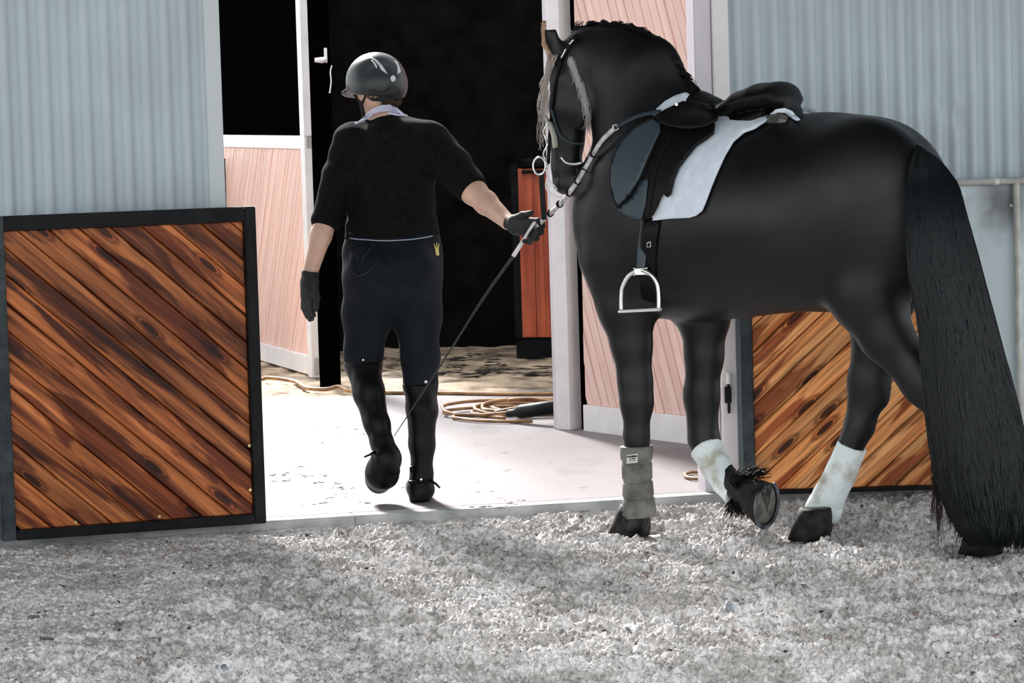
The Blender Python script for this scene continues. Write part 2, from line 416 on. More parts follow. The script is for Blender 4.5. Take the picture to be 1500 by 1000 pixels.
def sheets(root, xa, xb, step, dentlist):
    x = xa; k = 0
    while (x-xb)*step < 0:
        x2 = x+step; lo, hi = min(x, x2), max(x, x2)
        if step > 0: hi = min(hi, xb)
        d = [q for q in dentlist if lo-.1 < q[0] < hi+.1]
        o = link('sheet', sheet_mesh(lo-.03, hi, -.05, WALL_T, d), M_SHEET, root, smooth=True); o.location = (0, -.0015*(k % 2), 0)
        x = x2; k += 1
sheets(wl, xl-.005, xl-6.2, -.762, [])
def dent(px, py, rx, rz, a): p = W(px, py); return ((p-WO).dot(WD), p.z, rx, rz, a)
DENTS = [dent(1352, 158, .018, .03, .016), dent(1378, 148, .03, .015, .018), dent(1404, 170, .022, .035, .02), dent(1434, 205, .012, .03, .012), dent(1405, 152, .03, .012, -.012), dent(1485, 96, .012, .02, .01)]
sheets(wr, wx(1343, 150)-.762, wx(1343, 150)+5, .762, DENTS)
sheets(wr, xr, wx(1343, 150)-.76, .762, [])
# backs of the wall: framing board so that daylight only passes through the doorway
for root, a, b in ((wl, xl-6.3, xl-.01), (wr, xr-.04, xr+6.2)):
    o = link('lining', boxm((a, .03, -.05), (b, .07, WALL_T)), M_DARK, root)
# flashings and jambs
def trimbox(name, x0, x1, y0, y1, z0, z1, m, bev=.003):
    o = struct(link(name, boxm((x0, y0, z0), (x1, y1, z1), bev), m)); o.matrix_world = WALLM; return o
xf0, xf1 = wx(306, 0), wx(329, 0)
xe0, xe1 = wx(309, 150), wx(332, 150)
trimbox('trim_1', xl-.055, xl+.006, -.022, .075, -.04, WALL_T, M_FLASH)
xa, xb, xc = wx(1024, 400)+.0, wx(1050, 400), wx(1073, 400)
trimbox('trim_2', xa, xb-.004, -.012, .09, -.04, WALL_T, M_LAV)
trimbox('trim_3', xb, xc, -.026, .08, -.04, WALL_T, M_WHITEP)
# unseen doorway head above the frame, set low to shorten the sun patch
trimbox('trim_4', xl-.05, xc, -.02, .08, 2.12, WALL_T, M_FLASH)
# bolt on the jamb
bolt = thing('gate_bolt', 'small black drop bolt with white top on the pale right doorpost', 'bolt', W(1067, 590, .04))
child('bolt_rod', tube([W(1067, 548, .04), W(1068, 605, .04)], .006, 8), M_BLACKST, bolt)
child('bolt_plate', join([boxm(W(1062, 590, .04)-Vector((.0, .012, .0)), W(1071, 566, .04)+Vector((.0, .012, 0)), .002)]), M_BLACKST, bolt)
child('bolt_cap', tube([W(1066.5, 562, .045), W(1066.5, 546, .045)], [.011, .009], 10), M_WHITEP, bolt, label='white cap of the bolt')

# ---------------- arena roof, out of the picture above
M_ROOF = noise_mix(mat('dark_roof_sheet', (.05, .055, .06), .7), (.04, .045, .05), (.07, .075, .08), scale=3)
o = struct(link('ceiling', boxm((-8, 7.2, WALL_T), (8, 14.2, WALL_T+.08)), M_ROOF))

# ---------------- stable passage floor (concrete) and threshold
M_CONC = mat('pale_concrete', (.62, .56, .56), .65, spec=.3)
n, l, b = nodes(M_CONC)
tc = n.new('ShaderNodeTexCoord')
def _nz(scale, st, det=7, src=None):
    mp = n.new('ShaderNodeMapping'); mp.inputs['Scale'].default_value = st; l.new(tc.outputs['Object'], mp.inputs[0])
    t = n.new('ShaderNodeTexNoise'); t.inputs['Scale'].default_value = scale; t.inputs['Detail'].default_value = det; l.new(mp.outputs[0], t.inputs['Vector']); return t.outputs[0]
def _rp(src, a, ca, b_, cb):
    r = n.new('ShaderNodeValToRGB'); r.color_ramp.elements[0].position = a; r.color_ramp.elements[1].position = b_
    r.color_ramp.elements[0].color = (*ca, 1); r.color_ramp.elements[1].color = (*cb, 1); l.new(src, r.inputs[0]); return r.outputs[0]
def _mul(a, b_):
    x = n.new('ShaderNodeMix'); x.data_type = 'RGBA'; x.blend_type = 'MULTIPLY'; x.inputs[0].default_value = 1; l.new(a, x.inputs[6]); l.new(b_, x.inputs[7]); return x.outputs[2]
c1 = _rp(_nz(1.4, (1, .8, 1)), .3, (.185, .165, .169), .7, (.24, .216, .22))
c2 = _rp(_nz(2.2, (1, .45, 1), 9), .60, (1, 1, 1), .72, (.62, .60, .60))
c3 = _rp(_nz(9, (1, .6, 1), 9), .66, (1, 1, 1), .72, (.45, .40, .38))
l.new(_mul(_mul(c1, c2), c3), b.inputs['Base Color'])
bp = n.new('ShaderNodeBump'); bp.inputs['Strength'].default_value = .3; bp.inputs['Distance'].default_value = .004; l.new(_nz(60, (1, 1, 1), 5), bp.inputs['Height']); l.new(bp.outputs[0], b.inputs['Normal'])
yfar = 17.75
A = WO-WD*7; B = WO+WD*7
bm = bmesh.new()
f = bm.faces.new([bm.verts.new(v) for v in (Vector((A.x, A.y, 0)), Vector((B.x, B.y, 0)), Vector((B.x, yfar, 0)), Vector((A.x, yfar, 0)))])
r = bmesh.ops.extrude_face_region(bm, geom=[f]); bmesh.ops.translate(bm, verts=[v for v in r['geom'] if isinstance(v, bmesh.types.BMVert)], vec=(0, 0, -.2))
o = struct(link('floor', from_bm(bm), M_CONC)); o['label'] = 'pale worn concrete floor of the stable passage'
M_KERB = noise_mix(mat('grey_concrete_kerb', (.3, .31, .31), .8), (.25, .26, .26), (.5, .51, .51), scale=7, detail=9, bump=.4, bscale=40, bdist=.006)
for i in range(-3, 4):
    o = trimbox('trim_5', i*1.95+.3, (i+1)*1.95+.298, -.10, .004, -.2, -.001, M_KERB, .002)
# dirt floor deeper inside
M_DIRT = noise_mix(mat('brown_dirt', (.35, .27, .2), .9), (.17, .12, .08), (.60, .46, .32), scale=4, detail=10, lo=.38, hi=.6, bump=.6, bscale=25, bdist=.03)
X, Y = np.meshgrid(np.linspace(-5, 5, 200), np.linspace(yfar-.02, 22.4, 120), indexing='ij')
Zd = -.015+.012*np.sin(X*9+Y*4)*np.sin(Y*13-X*3)+.006*np.sin(X*31)*np.sin(Y*37)
i = (np.arange(199)[:, None]*120+np.arange(119)[None, :]).ravel()
me = bpy.data.meshes.new('floor'); me.from_pydata(np.stack([X, Y, Zd], -1).reshape(-1, 3).tolist(), [], np.stack([i, i+120, i+121, i+1], 1).tolist())
o = struct(link('floor', me, M_DIRT, smooth=True)); o['label'] = 'brown trodden dirt floor inside the stable'
# ground far out so that nothing is open underneath
M_GROUND = noise_mix(mat('outer_ground', (.42, .40, .37), .9), (.34, .32, .30), (.46, .44, .41), scale=3)
o = struct(link('floor', boxm((-40, -40, -.4), (40, 40, -.21)), M_GROUND))

# ---------------- dark back of the stable
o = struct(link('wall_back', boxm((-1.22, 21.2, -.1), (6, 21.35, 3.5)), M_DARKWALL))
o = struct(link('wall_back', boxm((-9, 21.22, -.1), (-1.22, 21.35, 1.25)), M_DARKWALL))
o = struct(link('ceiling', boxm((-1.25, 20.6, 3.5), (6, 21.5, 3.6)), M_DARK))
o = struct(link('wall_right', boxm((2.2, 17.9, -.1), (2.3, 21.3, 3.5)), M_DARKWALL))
# black door post left of the rider
pl, pr_ = G(466, 565), G(497, 566)
dp = thing('black_door_post', 'tall black steel post left of the rider, carrying a latch', 'post', G(481, 566))
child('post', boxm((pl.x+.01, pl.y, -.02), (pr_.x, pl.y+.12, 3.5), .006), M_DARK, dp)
child('latch_plate', boxm(P(475, 92, pl.y-.03), P(479, 70, pl.y-.01), .003), M_WHITEP, dp, label='pale steel latch plate')
child('latch_knob', tube([P(461, 88, pl.y-.05), P(472, 88, pl.y-.05), P(478, 86, pl.y-.03)], [.012, .018, .010], 12), M_WHITEP, dp, smooth=True)
child('latch_chain', tube(smoothpath([P(486, 96, pl.y-.04), P(484, 106, pl.y-.05), P(485, 120, pl.y-.05), P(483, 136, pl.y-.05)]), [.0035]*24+[.009], 8), M_WHITEP, dp, smooth=True)

# ---------------- stall front on the left: planks below, black above
M_PINKWOOD = wood('pale_pink_cedar', (.95, .68, .60), (.92, .63, .55), (.88, .57, .49), (.97, .95, .94), knots=False, grain=.18, var=(.95, 1.06))
def stall_panel(name, label, cat, q0, q1, ext0, ext1, ztop, zrail, h_top, stile_l, stile_r, ang, pw, group=None):
    """a planked stall front standing on the floor between floor points q0 (left) and q1 (right)"""
    X = (q1-q0).normalized(); a = q0-X*ext0; b_ = q1+X*ext1; L = (b_-a).length
    t = thing(name, label, cat, mw=frame_from(a, b_, a+Vector((0, 0, 1))), group=group)
    lbox(t, 'bottom_rail', (0, -.02, .0), (L, .04, zrail), M_WHITEP)
    lbox(t, 'top_rail', (0, -.02, ztop-h_top), (L, .04, ztop), M_WHITEP)
    if stile_l: lbox(t, 'stile', (0, -.03, 0), (stile_l, .05, ztop), M_WHITEP)
    if stile_r: lbox(t, 'stile', (L-stile_r, -.03, -.01), (L, .05, ztop), M_WHITEP)
    lbox(t, 'backing', (0, .012, .0), (L, .03, ztop), M_DARK, 0)
    planks(t, stile_l, zrail, L-stile_r, ztop-h_top, pw, ang, .018, M_PINKWOOD, y=.010)
    return t, L
q0, q1 = G(378, 525), G(463, 550)
hh = P(460, 199, q1.y).z
t, L = stall_panel('stall_front', 'pale pink diagonal-planked stall front with white rails, left of the rider', 'stall', q0, q1, 1.2, .03, hh, .11, .075, 0, .10, math.radians(55), .062)
t_st = t
o = lbox(t, 'dark_void_panel', (0, .0, hh+.002), (L-.11, .03, 3.4), M_DARK, 0, 'black panel painted in for the dark void above the stall front')  # solid black panel stands in for the dark space above
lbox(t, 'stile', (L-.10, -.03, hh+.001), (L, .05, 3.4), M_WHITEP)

# ---------------- right: white post, black gap and bright planked door
q0, q1 = G(860, 630.5), G(1005, 649)
t, L = stall_panel('sliding_door', 'tall pink diagonal-planked door with white bottom rail, behind the horse', 'door', q0, q1, .0, .75, 3.3, .125, .1, 0, .0, math.radians(112), .06)
p0 = G(833, 628)
wp = thing('door_post', 'tall white door post between the dark stable and the planked door', 'post', p0)
_m = frame_from(p0, p0+Vector((.6, -.5, 0)), p0+Vector((0, 0, 1)))
child('post', boxm((-.035, -.05, 0), (.055, .05, 3.3), .004, _m), M_WHITEP, wp)
child('cover_strip', boxm((-.068, -.03, 0), (-.037, .04, 3.3), .003, _m), M_LAV, wp, label='narrow grey-pink strip along the post')
child('gap_fill', boxm((.057, .03, 0), (.12, .06, 3.3), .0, _m), M_DARK, wp, label='black strip painted in for the dark gap beside the post')  # solid black strip stands in for the shade of the gap

# ---------------- red cabinet-like stable door at the back
M_RED = noise_mix(mat('red_brown_painted_board', (.42, .08, .035), .35), (.34, .05, .02), (.66, .14, .06), scale=3, stretch=(6, 6, .6))
c0 = G(757, 522); yb = c0.y
ct = thing('red_stable_door', 'narrow red-brown half door with black frame, right of the dark passage', 'door', c0)
def cb(n_, x0, y0, x1, y1, d0, d1, m_, bev=.006, lab=None):
    a = P(x0, y1, yb); b_ = P(x1, y0, yb)
    child(n_, boxm((a.x, yb+d0, a.z), (b_.x, yb+d1, b_.z), bev), m_, ct, label=lab)
for i in range(4):
    cb('panel', 760+i*20, 246, 780+i*20, 494, -.02+.004*(i % 2), .03, M_RED, .004)
cb('kick_plate', 757, 495, 846, 528, -.03, .04, M_BLACKST)
cb('edge', 755, 240, 758, 495, -.03, .04, M_BLACKST)
child('top_roll', tube([P(763, 240, yb), P(846, 238, yb)], .035, 14), M_BLACKST, ct, smooth=True)
cb('top_rail', 764, 247, 840, 254, -.05, .0, M_BLACKST, .004)

# ---------------- gates in front of the wall
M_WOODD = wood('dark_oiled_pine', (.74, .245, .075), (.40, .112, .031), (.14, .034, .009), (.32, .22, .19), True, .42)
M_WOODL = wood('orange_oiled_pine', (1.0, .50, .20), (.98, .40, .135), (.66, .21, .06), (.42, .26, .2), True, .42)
def gate(name, label, bl, br, tl, ang, mwood, mframe_l, mframe, fw_l, fw_r, fw_t, fw_b, pw):
    mw = frame_from(bl, br, tl); L = (br-bl).length; H = (tl-bl).length
    t = thing(name, label, 'gate', mw=mw)
    lbox(t, 'stile', (0, -.03, 0), (fw_l, .03, H), mframe_l, .004)
    lbox(t, 'stile', (L-fw_r, -.03, 0), (L, .03, H), mframe, .004)
    lbox(t, 'rail', (fw_l, -.029, H-fw_t), (L-fw_r, .029, H), mframe, .004)
    lbox(t, 'rail', (fw_l, -.029, 0), (L-fw_r, .029, fw_b), mframe, .004)
    lbox(t, 'backing', (fw_l, .012, fw_b), (L-fw_r, .022, H-fw_t), M_DARK, 0)
    planks(t, fw_l, fw_b, L-fw_r, H-fw_t, pw, ang, .016, mwood, y=.010)
    return t, L, H
bl, br, tr = G(2, 792), G(388, 765), None
nrm = Vector(((br-bl).y, -(br-bl).x, 0)).normalized()
tl = onplane(-21, 316, bl, nrm); tr = onplane(361, 304, bl, nrm)
bl.z += .0
tlm = bl+((tl-bl)+(tr-br))/2
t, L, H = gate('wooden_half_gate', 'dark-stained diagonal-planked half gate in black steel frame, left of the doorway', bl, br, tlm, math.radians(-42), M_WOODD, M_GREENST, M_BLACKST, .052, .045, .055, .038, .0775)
M_BRASS = mat('brass_screw', (.6, .45, .2), .35, metal=1)
for (sx, sz) in ((.28, .052), (.60, .052), (L-.055, .13), (L-.052, .30)):
    me = tube([(sx, -.008, sz), (sx, -.011, sz)], .006, 10); o = link('screw', me, M_BRASS, t)
bl, br = G(1090, 724, -.01), G(1409, 715, -.01)
nrm = Vector(((br-bl).y, -(br-bl).x, 0)).normalized(); tl = onplane(1066, 282, bl, nrm)
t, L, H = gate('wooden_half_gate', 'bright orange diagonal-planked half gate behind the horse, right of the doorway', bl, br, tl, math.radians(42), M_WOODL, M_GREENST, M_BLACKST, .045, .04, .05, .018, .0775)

# ---------------- pipe frame with smooth sheet at the far right
M_PIPE = noise_mix(mat('cream_galvanised_pipe', (.78, .76, .70), .4), (.62, .60, .55), (.84, .82, .77), scale=14)
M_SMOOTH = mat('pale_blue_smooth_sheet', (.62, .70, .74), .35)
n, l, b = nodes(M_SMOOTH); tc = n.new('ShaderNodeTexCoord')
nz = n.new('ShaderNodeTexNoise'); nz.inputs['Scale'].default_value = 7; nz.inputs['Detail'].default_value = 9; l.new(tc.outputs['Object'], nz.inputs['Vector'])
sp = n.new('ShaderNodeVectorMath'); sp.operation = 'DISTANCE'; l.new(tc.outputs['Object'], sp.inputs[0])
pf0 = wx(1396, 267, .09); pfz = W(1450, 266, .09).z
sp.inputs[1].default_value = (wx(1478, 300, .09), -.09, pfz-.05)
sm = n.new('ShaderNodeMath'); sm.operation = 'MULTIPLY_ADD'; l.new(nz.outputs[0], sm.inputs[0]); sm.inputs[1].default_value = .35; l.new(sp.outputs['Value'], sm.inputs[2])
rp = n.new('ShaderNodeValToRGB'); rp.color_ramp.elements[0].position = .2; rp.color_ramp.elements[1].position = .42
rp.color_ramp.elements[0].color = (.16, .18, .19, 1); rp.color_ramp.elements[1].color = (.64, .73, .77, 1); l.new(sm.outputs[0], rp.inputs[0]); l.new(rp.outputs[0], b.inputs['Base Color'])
pg = thing('sheeted_pipe_panel', 'pale blue smooth sheet in a cream pipe frame at the right edge', 'panel', mw=WALLM)
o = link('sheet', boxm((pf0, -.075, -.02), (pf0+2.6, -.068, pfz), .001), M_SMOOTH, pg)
def lt(n_, a, b_, r_): return link(n_, tube([a, b_], r_, 12), M_PIPE, pg, smooth=True)
lt('top_pipe', (pf0-.01, -.10, pfz), (pf0+2.6, -.10, pfz), .013)
xv = wx(1489, 300, .1)
lt('upright', (xv, -.10, pfz), (xv, -.10, -.03), .0135); lt('upright', (pf0+.0, -.10, pfz), (pf0+.0, -.10, -.03), .0135); lt('upright', (pf0+2.58, -.10, pfz), (pf0+2.58, -.10, -.03), .0135)
o = link('clamp', tube([(wx(1453, 266, .1), -.10, pfz), (wx(1462, 266, .1), -.10, pfz)], .0155, 12), M_PIPE, pg, smooth=True)
o = link('bolt', tube([(xv-.015, -.078, pfz-.1), (xv-.015, -.084, pfz-.1)], .007, 10), M_WHITEP, pg)
# ================================================================== SAND ARENA
SZ = -.05
def grf(nx, ny, h, lam, seed, aniso=1.0):
    """band-limited random field with a wavelength about lam (m)"""
    rng = np.random.default_rng(seed); kx = np.fft.fftfreq(nx, h)[:, None]*aniso; ky = np.fft.rfftfreq(ny, h)[None, :]
    k = np.sqrt(kx**2+ky**2)*lam; A = np.exp(-((k-1)/.55)**2)
    F = (rng.normal(size=A.shape)+1j*rng.normal(size=A.shape))*A; f = np.fft.irfft2(F, s=(nx, ny)); return f/f.std()
x0, x1, y0 = -2.5, 2.45, 8.7; hs = .006
ys1 = 13.4
nx, ny = int((x1-x0)/hs), int((ys1-y0)/hs)
big = grf(nx, ny, hs, .55, 1); mid = grf(nx, ny, hs, .27, 2, 1.9); mid2 = grf(nx, ny, hs, .14, 12, 1.7); sm1 = grf(nx, ny, hs, .075, 3, 1.7); sm2 = grf(nx, ny, hs, .038, 4); fi = grf(nx, ny, hs, .020, 5)
rut0 = np.clip((x0+hs*np.arange(nx)[:, None]+1.1+(12.4-(y0+hs*np.arange(ny)[None, :]))*.20)/.5, 0, 1)
Hh_ = (.006*big+.024*(1.0-np.abs(mid)*1.3)*rut0+.012*(1-np.abs(mid2)*1.4)*(.35+.65*rut0)+.004*mid)+.0085*(1.2-np.abs(sm1)*1.5)+.0062*(1-np.abs(sm2)*1.4)+.0034*fi
X = x0+hs*np.arange(nx)[:, None]+0*np.arange(ny)[None, :]; Y = y0+hs*np.arange(ny)[None, :]+0*X
dw = (X-WO.x)*WN.x+(Y-WO.y)*WN.y-.10          # distance in front of the kerb
# calmer, finer sand at the left foreground; rutted sand in front of the doorway
rut = np.clip((X+1.1+(12.4-Y)*.20)/.5, 0, 1)
Hh_ = Hh_*(.62+.38*rut)
Zs = SZ-.012+Hh_*1.0
Zs = np.where(dw < .12, np.minimum(Zs, SZ+.035)*np.clip(dw/.12, 0, 1)+(-.035)*(1-np.clip(dw/.12, 0, 1)), Zs)
for (hx, hy) in ((922, 784), (1192, 790), (1452, 812)):
    q = G(hx, hy, SZ); rr_ = np.sqrt((X-q.x)**2+(Y-q.y)**2); f = np.clip((rr_-.10)/.09, 0, 1); Zs = np.where(f < 1, np.minimum(Zs, SZ-.008)*(1-f)+Zs*f, Zs)
SAND = (x0, y0, hs, Zs)
def sand_z(x, y):
    i = int((x-x0)/hs); j = int((y-y0)/hs)
    if 0 <= i < nx and 0 <= j < ny: return float(Zs[i, j])
    return SZ
keep = dw > -.01
idx = np.full(keep.shape, -1, np.int64)
cellk = keep[:-1, :-1] & keep[1:, :-1] & keep[:-1, 1:] & keep[1:, 1:]
i = np.argwhere(cellk); a = i[:, 0]*ny+i[:, 1]; Q = np.stack([a, a+ny, a+ny+1, a+1], 1)
used = np.unique(Q); rm = np.full(nx*ny, -1, np.int64); rm[used] = np.arange(len(used)); Q = rm[Q]
V = np.stack([X, Y, Zs], -1).reshape(-1, 3)[used].astype(np.float32)
me = bpy.data.meshes.new('floor'); me.vertices.add(len(V)); me.vertices.foreach_set('co', V.ravel()); me.loops.add(len(Q)*4); me.loops.foreach_set('vertex_index', Q.astype(np.int32).ravel())
me.polygons.add(len(Q)); me.polygons.foreach_set('loop_start', np.arange(0, len(Q)*4, 4, dtype=np.int32)); me.polygons.foreach_set('loop_total', np.full(len(Q), 4, np.int32)); me.update(calc_edges=True)
me.polygons.foreach_set('use_smooth', np.ones(len(Q), bool))
M_SAND = mat('grey_arena_sand', (.48, .46, .43), .95, spec=.1)
n, l, b = nodes(M_SAND); tc = n.new('ShaderNodeTexCoord')
a1 = n.new('ShaderNodeTexNoise'); a1.inputs['Scale'].default_value = 60; a1.inputs['Detail'].default_value = 9; a1.inputs['Roughness'].default_value = .75; l.new(tc.outputs['Object'], a1.inputs['Vector'])
r1 = n.new('ShaderNodeValToRGB'); r1.color_ramp.elements[0].position = .38; r1.color_ramp.elements[0].color = (.36, .35, .34, 1); r1.color_ramp.elements[1].position = .58; r1.color_ramp.elements[1].color = (.95, .925, .91, 1); l.new(a1.outputs[0], r1.inputs[0])
v1 = n.new('ShaderNodeTexVoronoi'); v1.inputs['Scale'].default_value = 30; l.new(tc.outputs['Object'], v1.inputs['Vector'])
a3 = n.new('ShaderNodeTexNoise'); a3.inputs['Scale'].default_value = 7; a3.inputs['Detail'].default_value = 8; a3.inputs['Roughness'].default_value = .7; mpd = n.new('ShaderNodeMapping'); mpd.inputs['Scale'].default_value = (.6, 1, 1); l.new(tc.outputs['Object'], mpd.inputs[0]); l.new(mpd.outputs[0], a3.inputs['Vector'])
r3 = n.new('ShaderNodeValToRGB'); r3.color_ramp.elements[0].position = .44; r3.color_ramp.elements[0].color = (.66, .645, .62, 1); r3.color_ramp.elements[1].position = .54; r3.color_ramp.elements[1].color = (1, 1, 1, 1); l.new(a3.outputs[0], r3.inputs[0])  # random darker patches painted in for the dark of unlit sand hollows
mxd = n.new('ShaderNodeMix'); mxd.data_type = 'RGBA'; mxd.blend_type = 'MULTIPLY'; mxd.inputs[0].default_value = 1; l.new(r1.outputs[0], mxd.inputs[6]); l.new(r3.outputs[0], mxd.inputs[7])
r2 = n.new('ShaderNodeValToRGB'); r2.color_ramp.interpolation = 'CONSTANT'; cr = r2.color_ramp.elements; cr[0].position = 0; cr[0].color = (.08, .08, .09, 1); cr[1].position = .05; cr[1].color = (1, 1, 1, 1)
e = cr.new(.93); e.color = (.45, .30, .28, 1); e = cr.new(.955); e.color = (.35, .42, .5, 1); e = cr.new(.975); e.color = (1, 1, 1, 1)
l.new(v1.outputs['Color'], r2.inputs[0])
mx = n.new('ShaderNodeMix'); mx.data_type = 'RGBA'; mx.blend_type = 'MULTIPLY'; mx.inputs[0].default_value = .75; l.new(mxd.outputs[2], mx.inputs[6]); l.new(r2.outputs[0], mx.inputs[7]); l.new(mx.outputs[2], b.inputs['Base Color'])
bp = n.new('ShaderNodeBump'); bp.inputs['Strength'].default_value = .8; bp.inputs['Distance'].default_value = .008; a2 = n.new('ShaderNodeTexNoise'); a2.inputs['Scale'].default_value = 90; a2.inputs['Detail'].default_value = 6; l.new(tc.outputs['Object'], a2.inputs['Vector']); l.new(a2.outputs[0], bp.inputs['Height']); l.new(bp.outputs[0], b.inputs['Normal'])
o = struct(link('floor', me, M_SAND)); o['label'] = 'churned grey arena sand in the foreground'
for (ax0, ax1, ay0, ay1) in ((-20, 20, -20, 8.71), (-20, -2.49, 8.71, 12.1), (2.44, 20, 8.71, 13.3)):
    o = struct(link('floor', boxm((ax0, ay0, -.3), (ax1, ay1, SZ-.01)), M_SAND)); o['label'] = 'arena sand beyond the picture'
# loose clods
def clods(n_, lo, hi, f, seed):
    rng = random.Random(seed); vs = []; fs = []
    for q in range(n_):
        x = rng.uniform(-2.0, 2.4); y = rng.uniform(9.3, 12.7)
        if (x-WO.x)*WN.x+(y-WO.y)*WN.y < .16: continue
        r = rng.uniform(lo, hi); z = sand_z(x, y)+r*.25; b0 = len(vs)
        s3 = (rng.uniform(.7, 1.4), rng.uniform(.7, 1.3), rng.uniform(.5, .9)); ro = Matrix.Rotation(rng.uniform(0, 6), 3, 'Z')
        pts = []
        for c in ((1, 0, 0), (0, 1, 0), (-1, 0, 0), (0, -1, 0), (.6, .6, .7), (-.6, .6, .7), (-.6, -.6, .7), (.6, -.6, .7), (0, 0, -1), (0, 0, 1.1)):
            v = ro @ Vector((c[0]*s3[0], c[1]*s3[1], c[2]*s3[2])); v *= r*rng.uniform(.75, 1.2); vs.append((x+v.x, y+v.y, z+v.z))
        for a, b_, c in ((0, 4, 7), (0, 1, 4), (1, 5, 4), (1, 2, 5), (2, 6, 5), (2, 3, 6), (3, 7, 6), (3, 0, 7), (4, 5, 9), (5, 6, 9), (6, 7, 9), (7, 4, 9), (0, 8, 1), (1, 8, 2), (2, 8, 3), (3, 8, 0)): fs.append((b0+a, b0+b_, b0+c))
    me = bpy.data.meshes.new('clods'); me.from_pydata(vs, [], fs); me.update(); return me
o = link('sand_clods', clods(9000, .003, .011, 0, 3), M_SAND); tag(o, 'loose crumbs and clods lying on the grey arena sand', 'sand', kind='stuff')
M_CHIP = noise_mix(mat('dark_rubber_and_bark_bits', (.05, .04, .04), .8), (.015, .015, .018), (.12, .05, .045), scale=4, lo=.45, hi=.55)
o = link('bark_bits', clods(260, .003, .009, 0, 5), M_CHIP); tag(o, 'dark rubber and bark bits scattered over the arena sand', 'debris', kind='stuff')
# ================================================================== HORSE
HO = Vector((1.62, 11.60, 0)); HA = Vector((-.877, .48, 0)).normalized(); HP = Vector((HA.y, -HA.x, 0))   # forward and to-the-right of the horse
if HP.y < 0: HP = -HP
def H(px, py, s=0.0): return onplane(px, py, HO+HP*s, HP)
def pm(p): return FPX/(Vector(p)-CP).dot(FW)           # pixels per metre at a point
def hc(l):
    """(px,py,s,r_px[,side m]) -> chain entries"""
    out = []
    for q in l:
        p = H(q[0], q[1], q[2]); e = (p, q[3]/pm(p))
        out.append(e+((q[4],) if len(q) > 4 else ())); 
    return out
hs_ = SDF((-.05, 11.0, -.06), (2.05, 13.0, 1.85), .0125)
# trunk
hs_.chain(hc([(980, 306, 0, 150, .255), (1000, 312, 0, 153, .27), (1050, 318, 0, 146, .295), (1110, 314, 0, 142, .31), (1165, 312, 0, 137, .305), (1215, 305, 0, 136, .28), (1268, 302, 0, 133, .245)]), .05, HP)
hs_.ell(H(902, 345, -.02), (.13, .16, .2), .06, (HA, HP, (0, 0, 1)))            # breast
hs_.ell(H(925, 385, -.10), (.13, .12, .2), .06, (HA, HP, (0, 0, 1)))              # near shoulder
hs_.ell(H(960, 380, .10), (.13, .12, .2), .06, (HA, HP, (0, 0, 1)))
hs_.ell(H(945, 270, -.13), (.13, .07, .24), .06, (HA, HP, (0, 0, 1)))
hs_.seg(H(1010, 165, 0), H(960, 165, 0), .055, .09, .08)                          # withers
# haunches
hs_.ell(H(1265, 290, -.13), (.26, .15, .28), .07, (HA, HP, (0, 0, 1)))
hs_.ell(H(1275, 290, .13), (.26, .15, .28), .07, (HA, HP, (0, 0, 1)))
hs_.ell(H(1325, 330, -.09), (.17, .13, .24), .06, (HA, HP, (0, 0, 1)))
# near hind leg
hs_.chain(hc([(1282, 350, -.12, 92, .13), (1272, 430, -.13, 59, .105), (1297, 490, -.13, 38, .075), (1352, 560, -.13, 29, .052), (1392, 610, -.13, 25, .045)]), .05, HP)
hs_.seg(H(1392, 610, -.13), H(1403, 596, -.13), .05, .03, .03)                    # hock point
hs_.chain(hc([(1392, 612, -.13, 21), (1412, 690, -.13, 15.5), (1432, 742, -.13, 18), (1438, 752, -.13, 22), (1450, 775, -.13, 22)]), .02)
# far hind leg
hs_.chain(hc([(1290, 400, .13, 75, .11), (1286, 490, .13, 38, .07), (1272, 560, .13, 31, .05), (1260, 620, .13, 24, .042)]), .04, HP)
hs_.seg(H(1280, 560, .13), H(1290, 585, .13), .045, .03, .04)
hs_.chain(hc([(1258, 625, .13, 22), (1225, 700, .13, 17), (1203, 748, .13, 20), (1198, 770, .13, 23)]), .02)
# near foreleg
hs_.chain(hc([(905, 380, -.12, 62, .10), (918, 450, -.12, 45, .085), (925, 505, -.12, 30, .062), (930, 560, -.12, 25, .052), (932, 590, -.12, 24, .055), (932, 640, -.12, 19, .042), (934, 700, -.12, 17, .04), (935, 742, -.12, 20, .045), (930, 765, -.12, 22, .05)]), .03, HP)
# far foreleg: bent back, hoof lifted
hs_.chain(hc([(1005, 420, .12, 60, .09), (1030, 460, .12, 40, .08), (1031, 520, .12, 27, .06), (1027, 580, .12, 25, .05), (1030, 640, .12, 24, .05)]), .04, HP)
hs_.chain([(H(1032, 645, .12), .058), (H(1052, 682, .10), .042), (H(1078, 712, .04), .045), (H(1098, 728, 0), .05)], .02)
# belly, groin, elbow
hs_.ell(H(1225, 400, 0), (.16, .18, .12), .08, (HA, HP, (0, 0, 1)))
# neck
NS = Vector(HP)
hs_.chain(hc([(972, 255, 0, 104, .17), (945, 180, -.0, 80, .115), (915, 122, -.01, 72, .085), (885, 92, -.01, 54, .07), (858, 76, -.02, 36, .06)]), .05, HP)
hs_.chain(hc([(905, 95, 0, 56, .05), (950, 110, 0, 56, .05), (985, 145, 0, 38, .05)]), .04, HP)   # crest
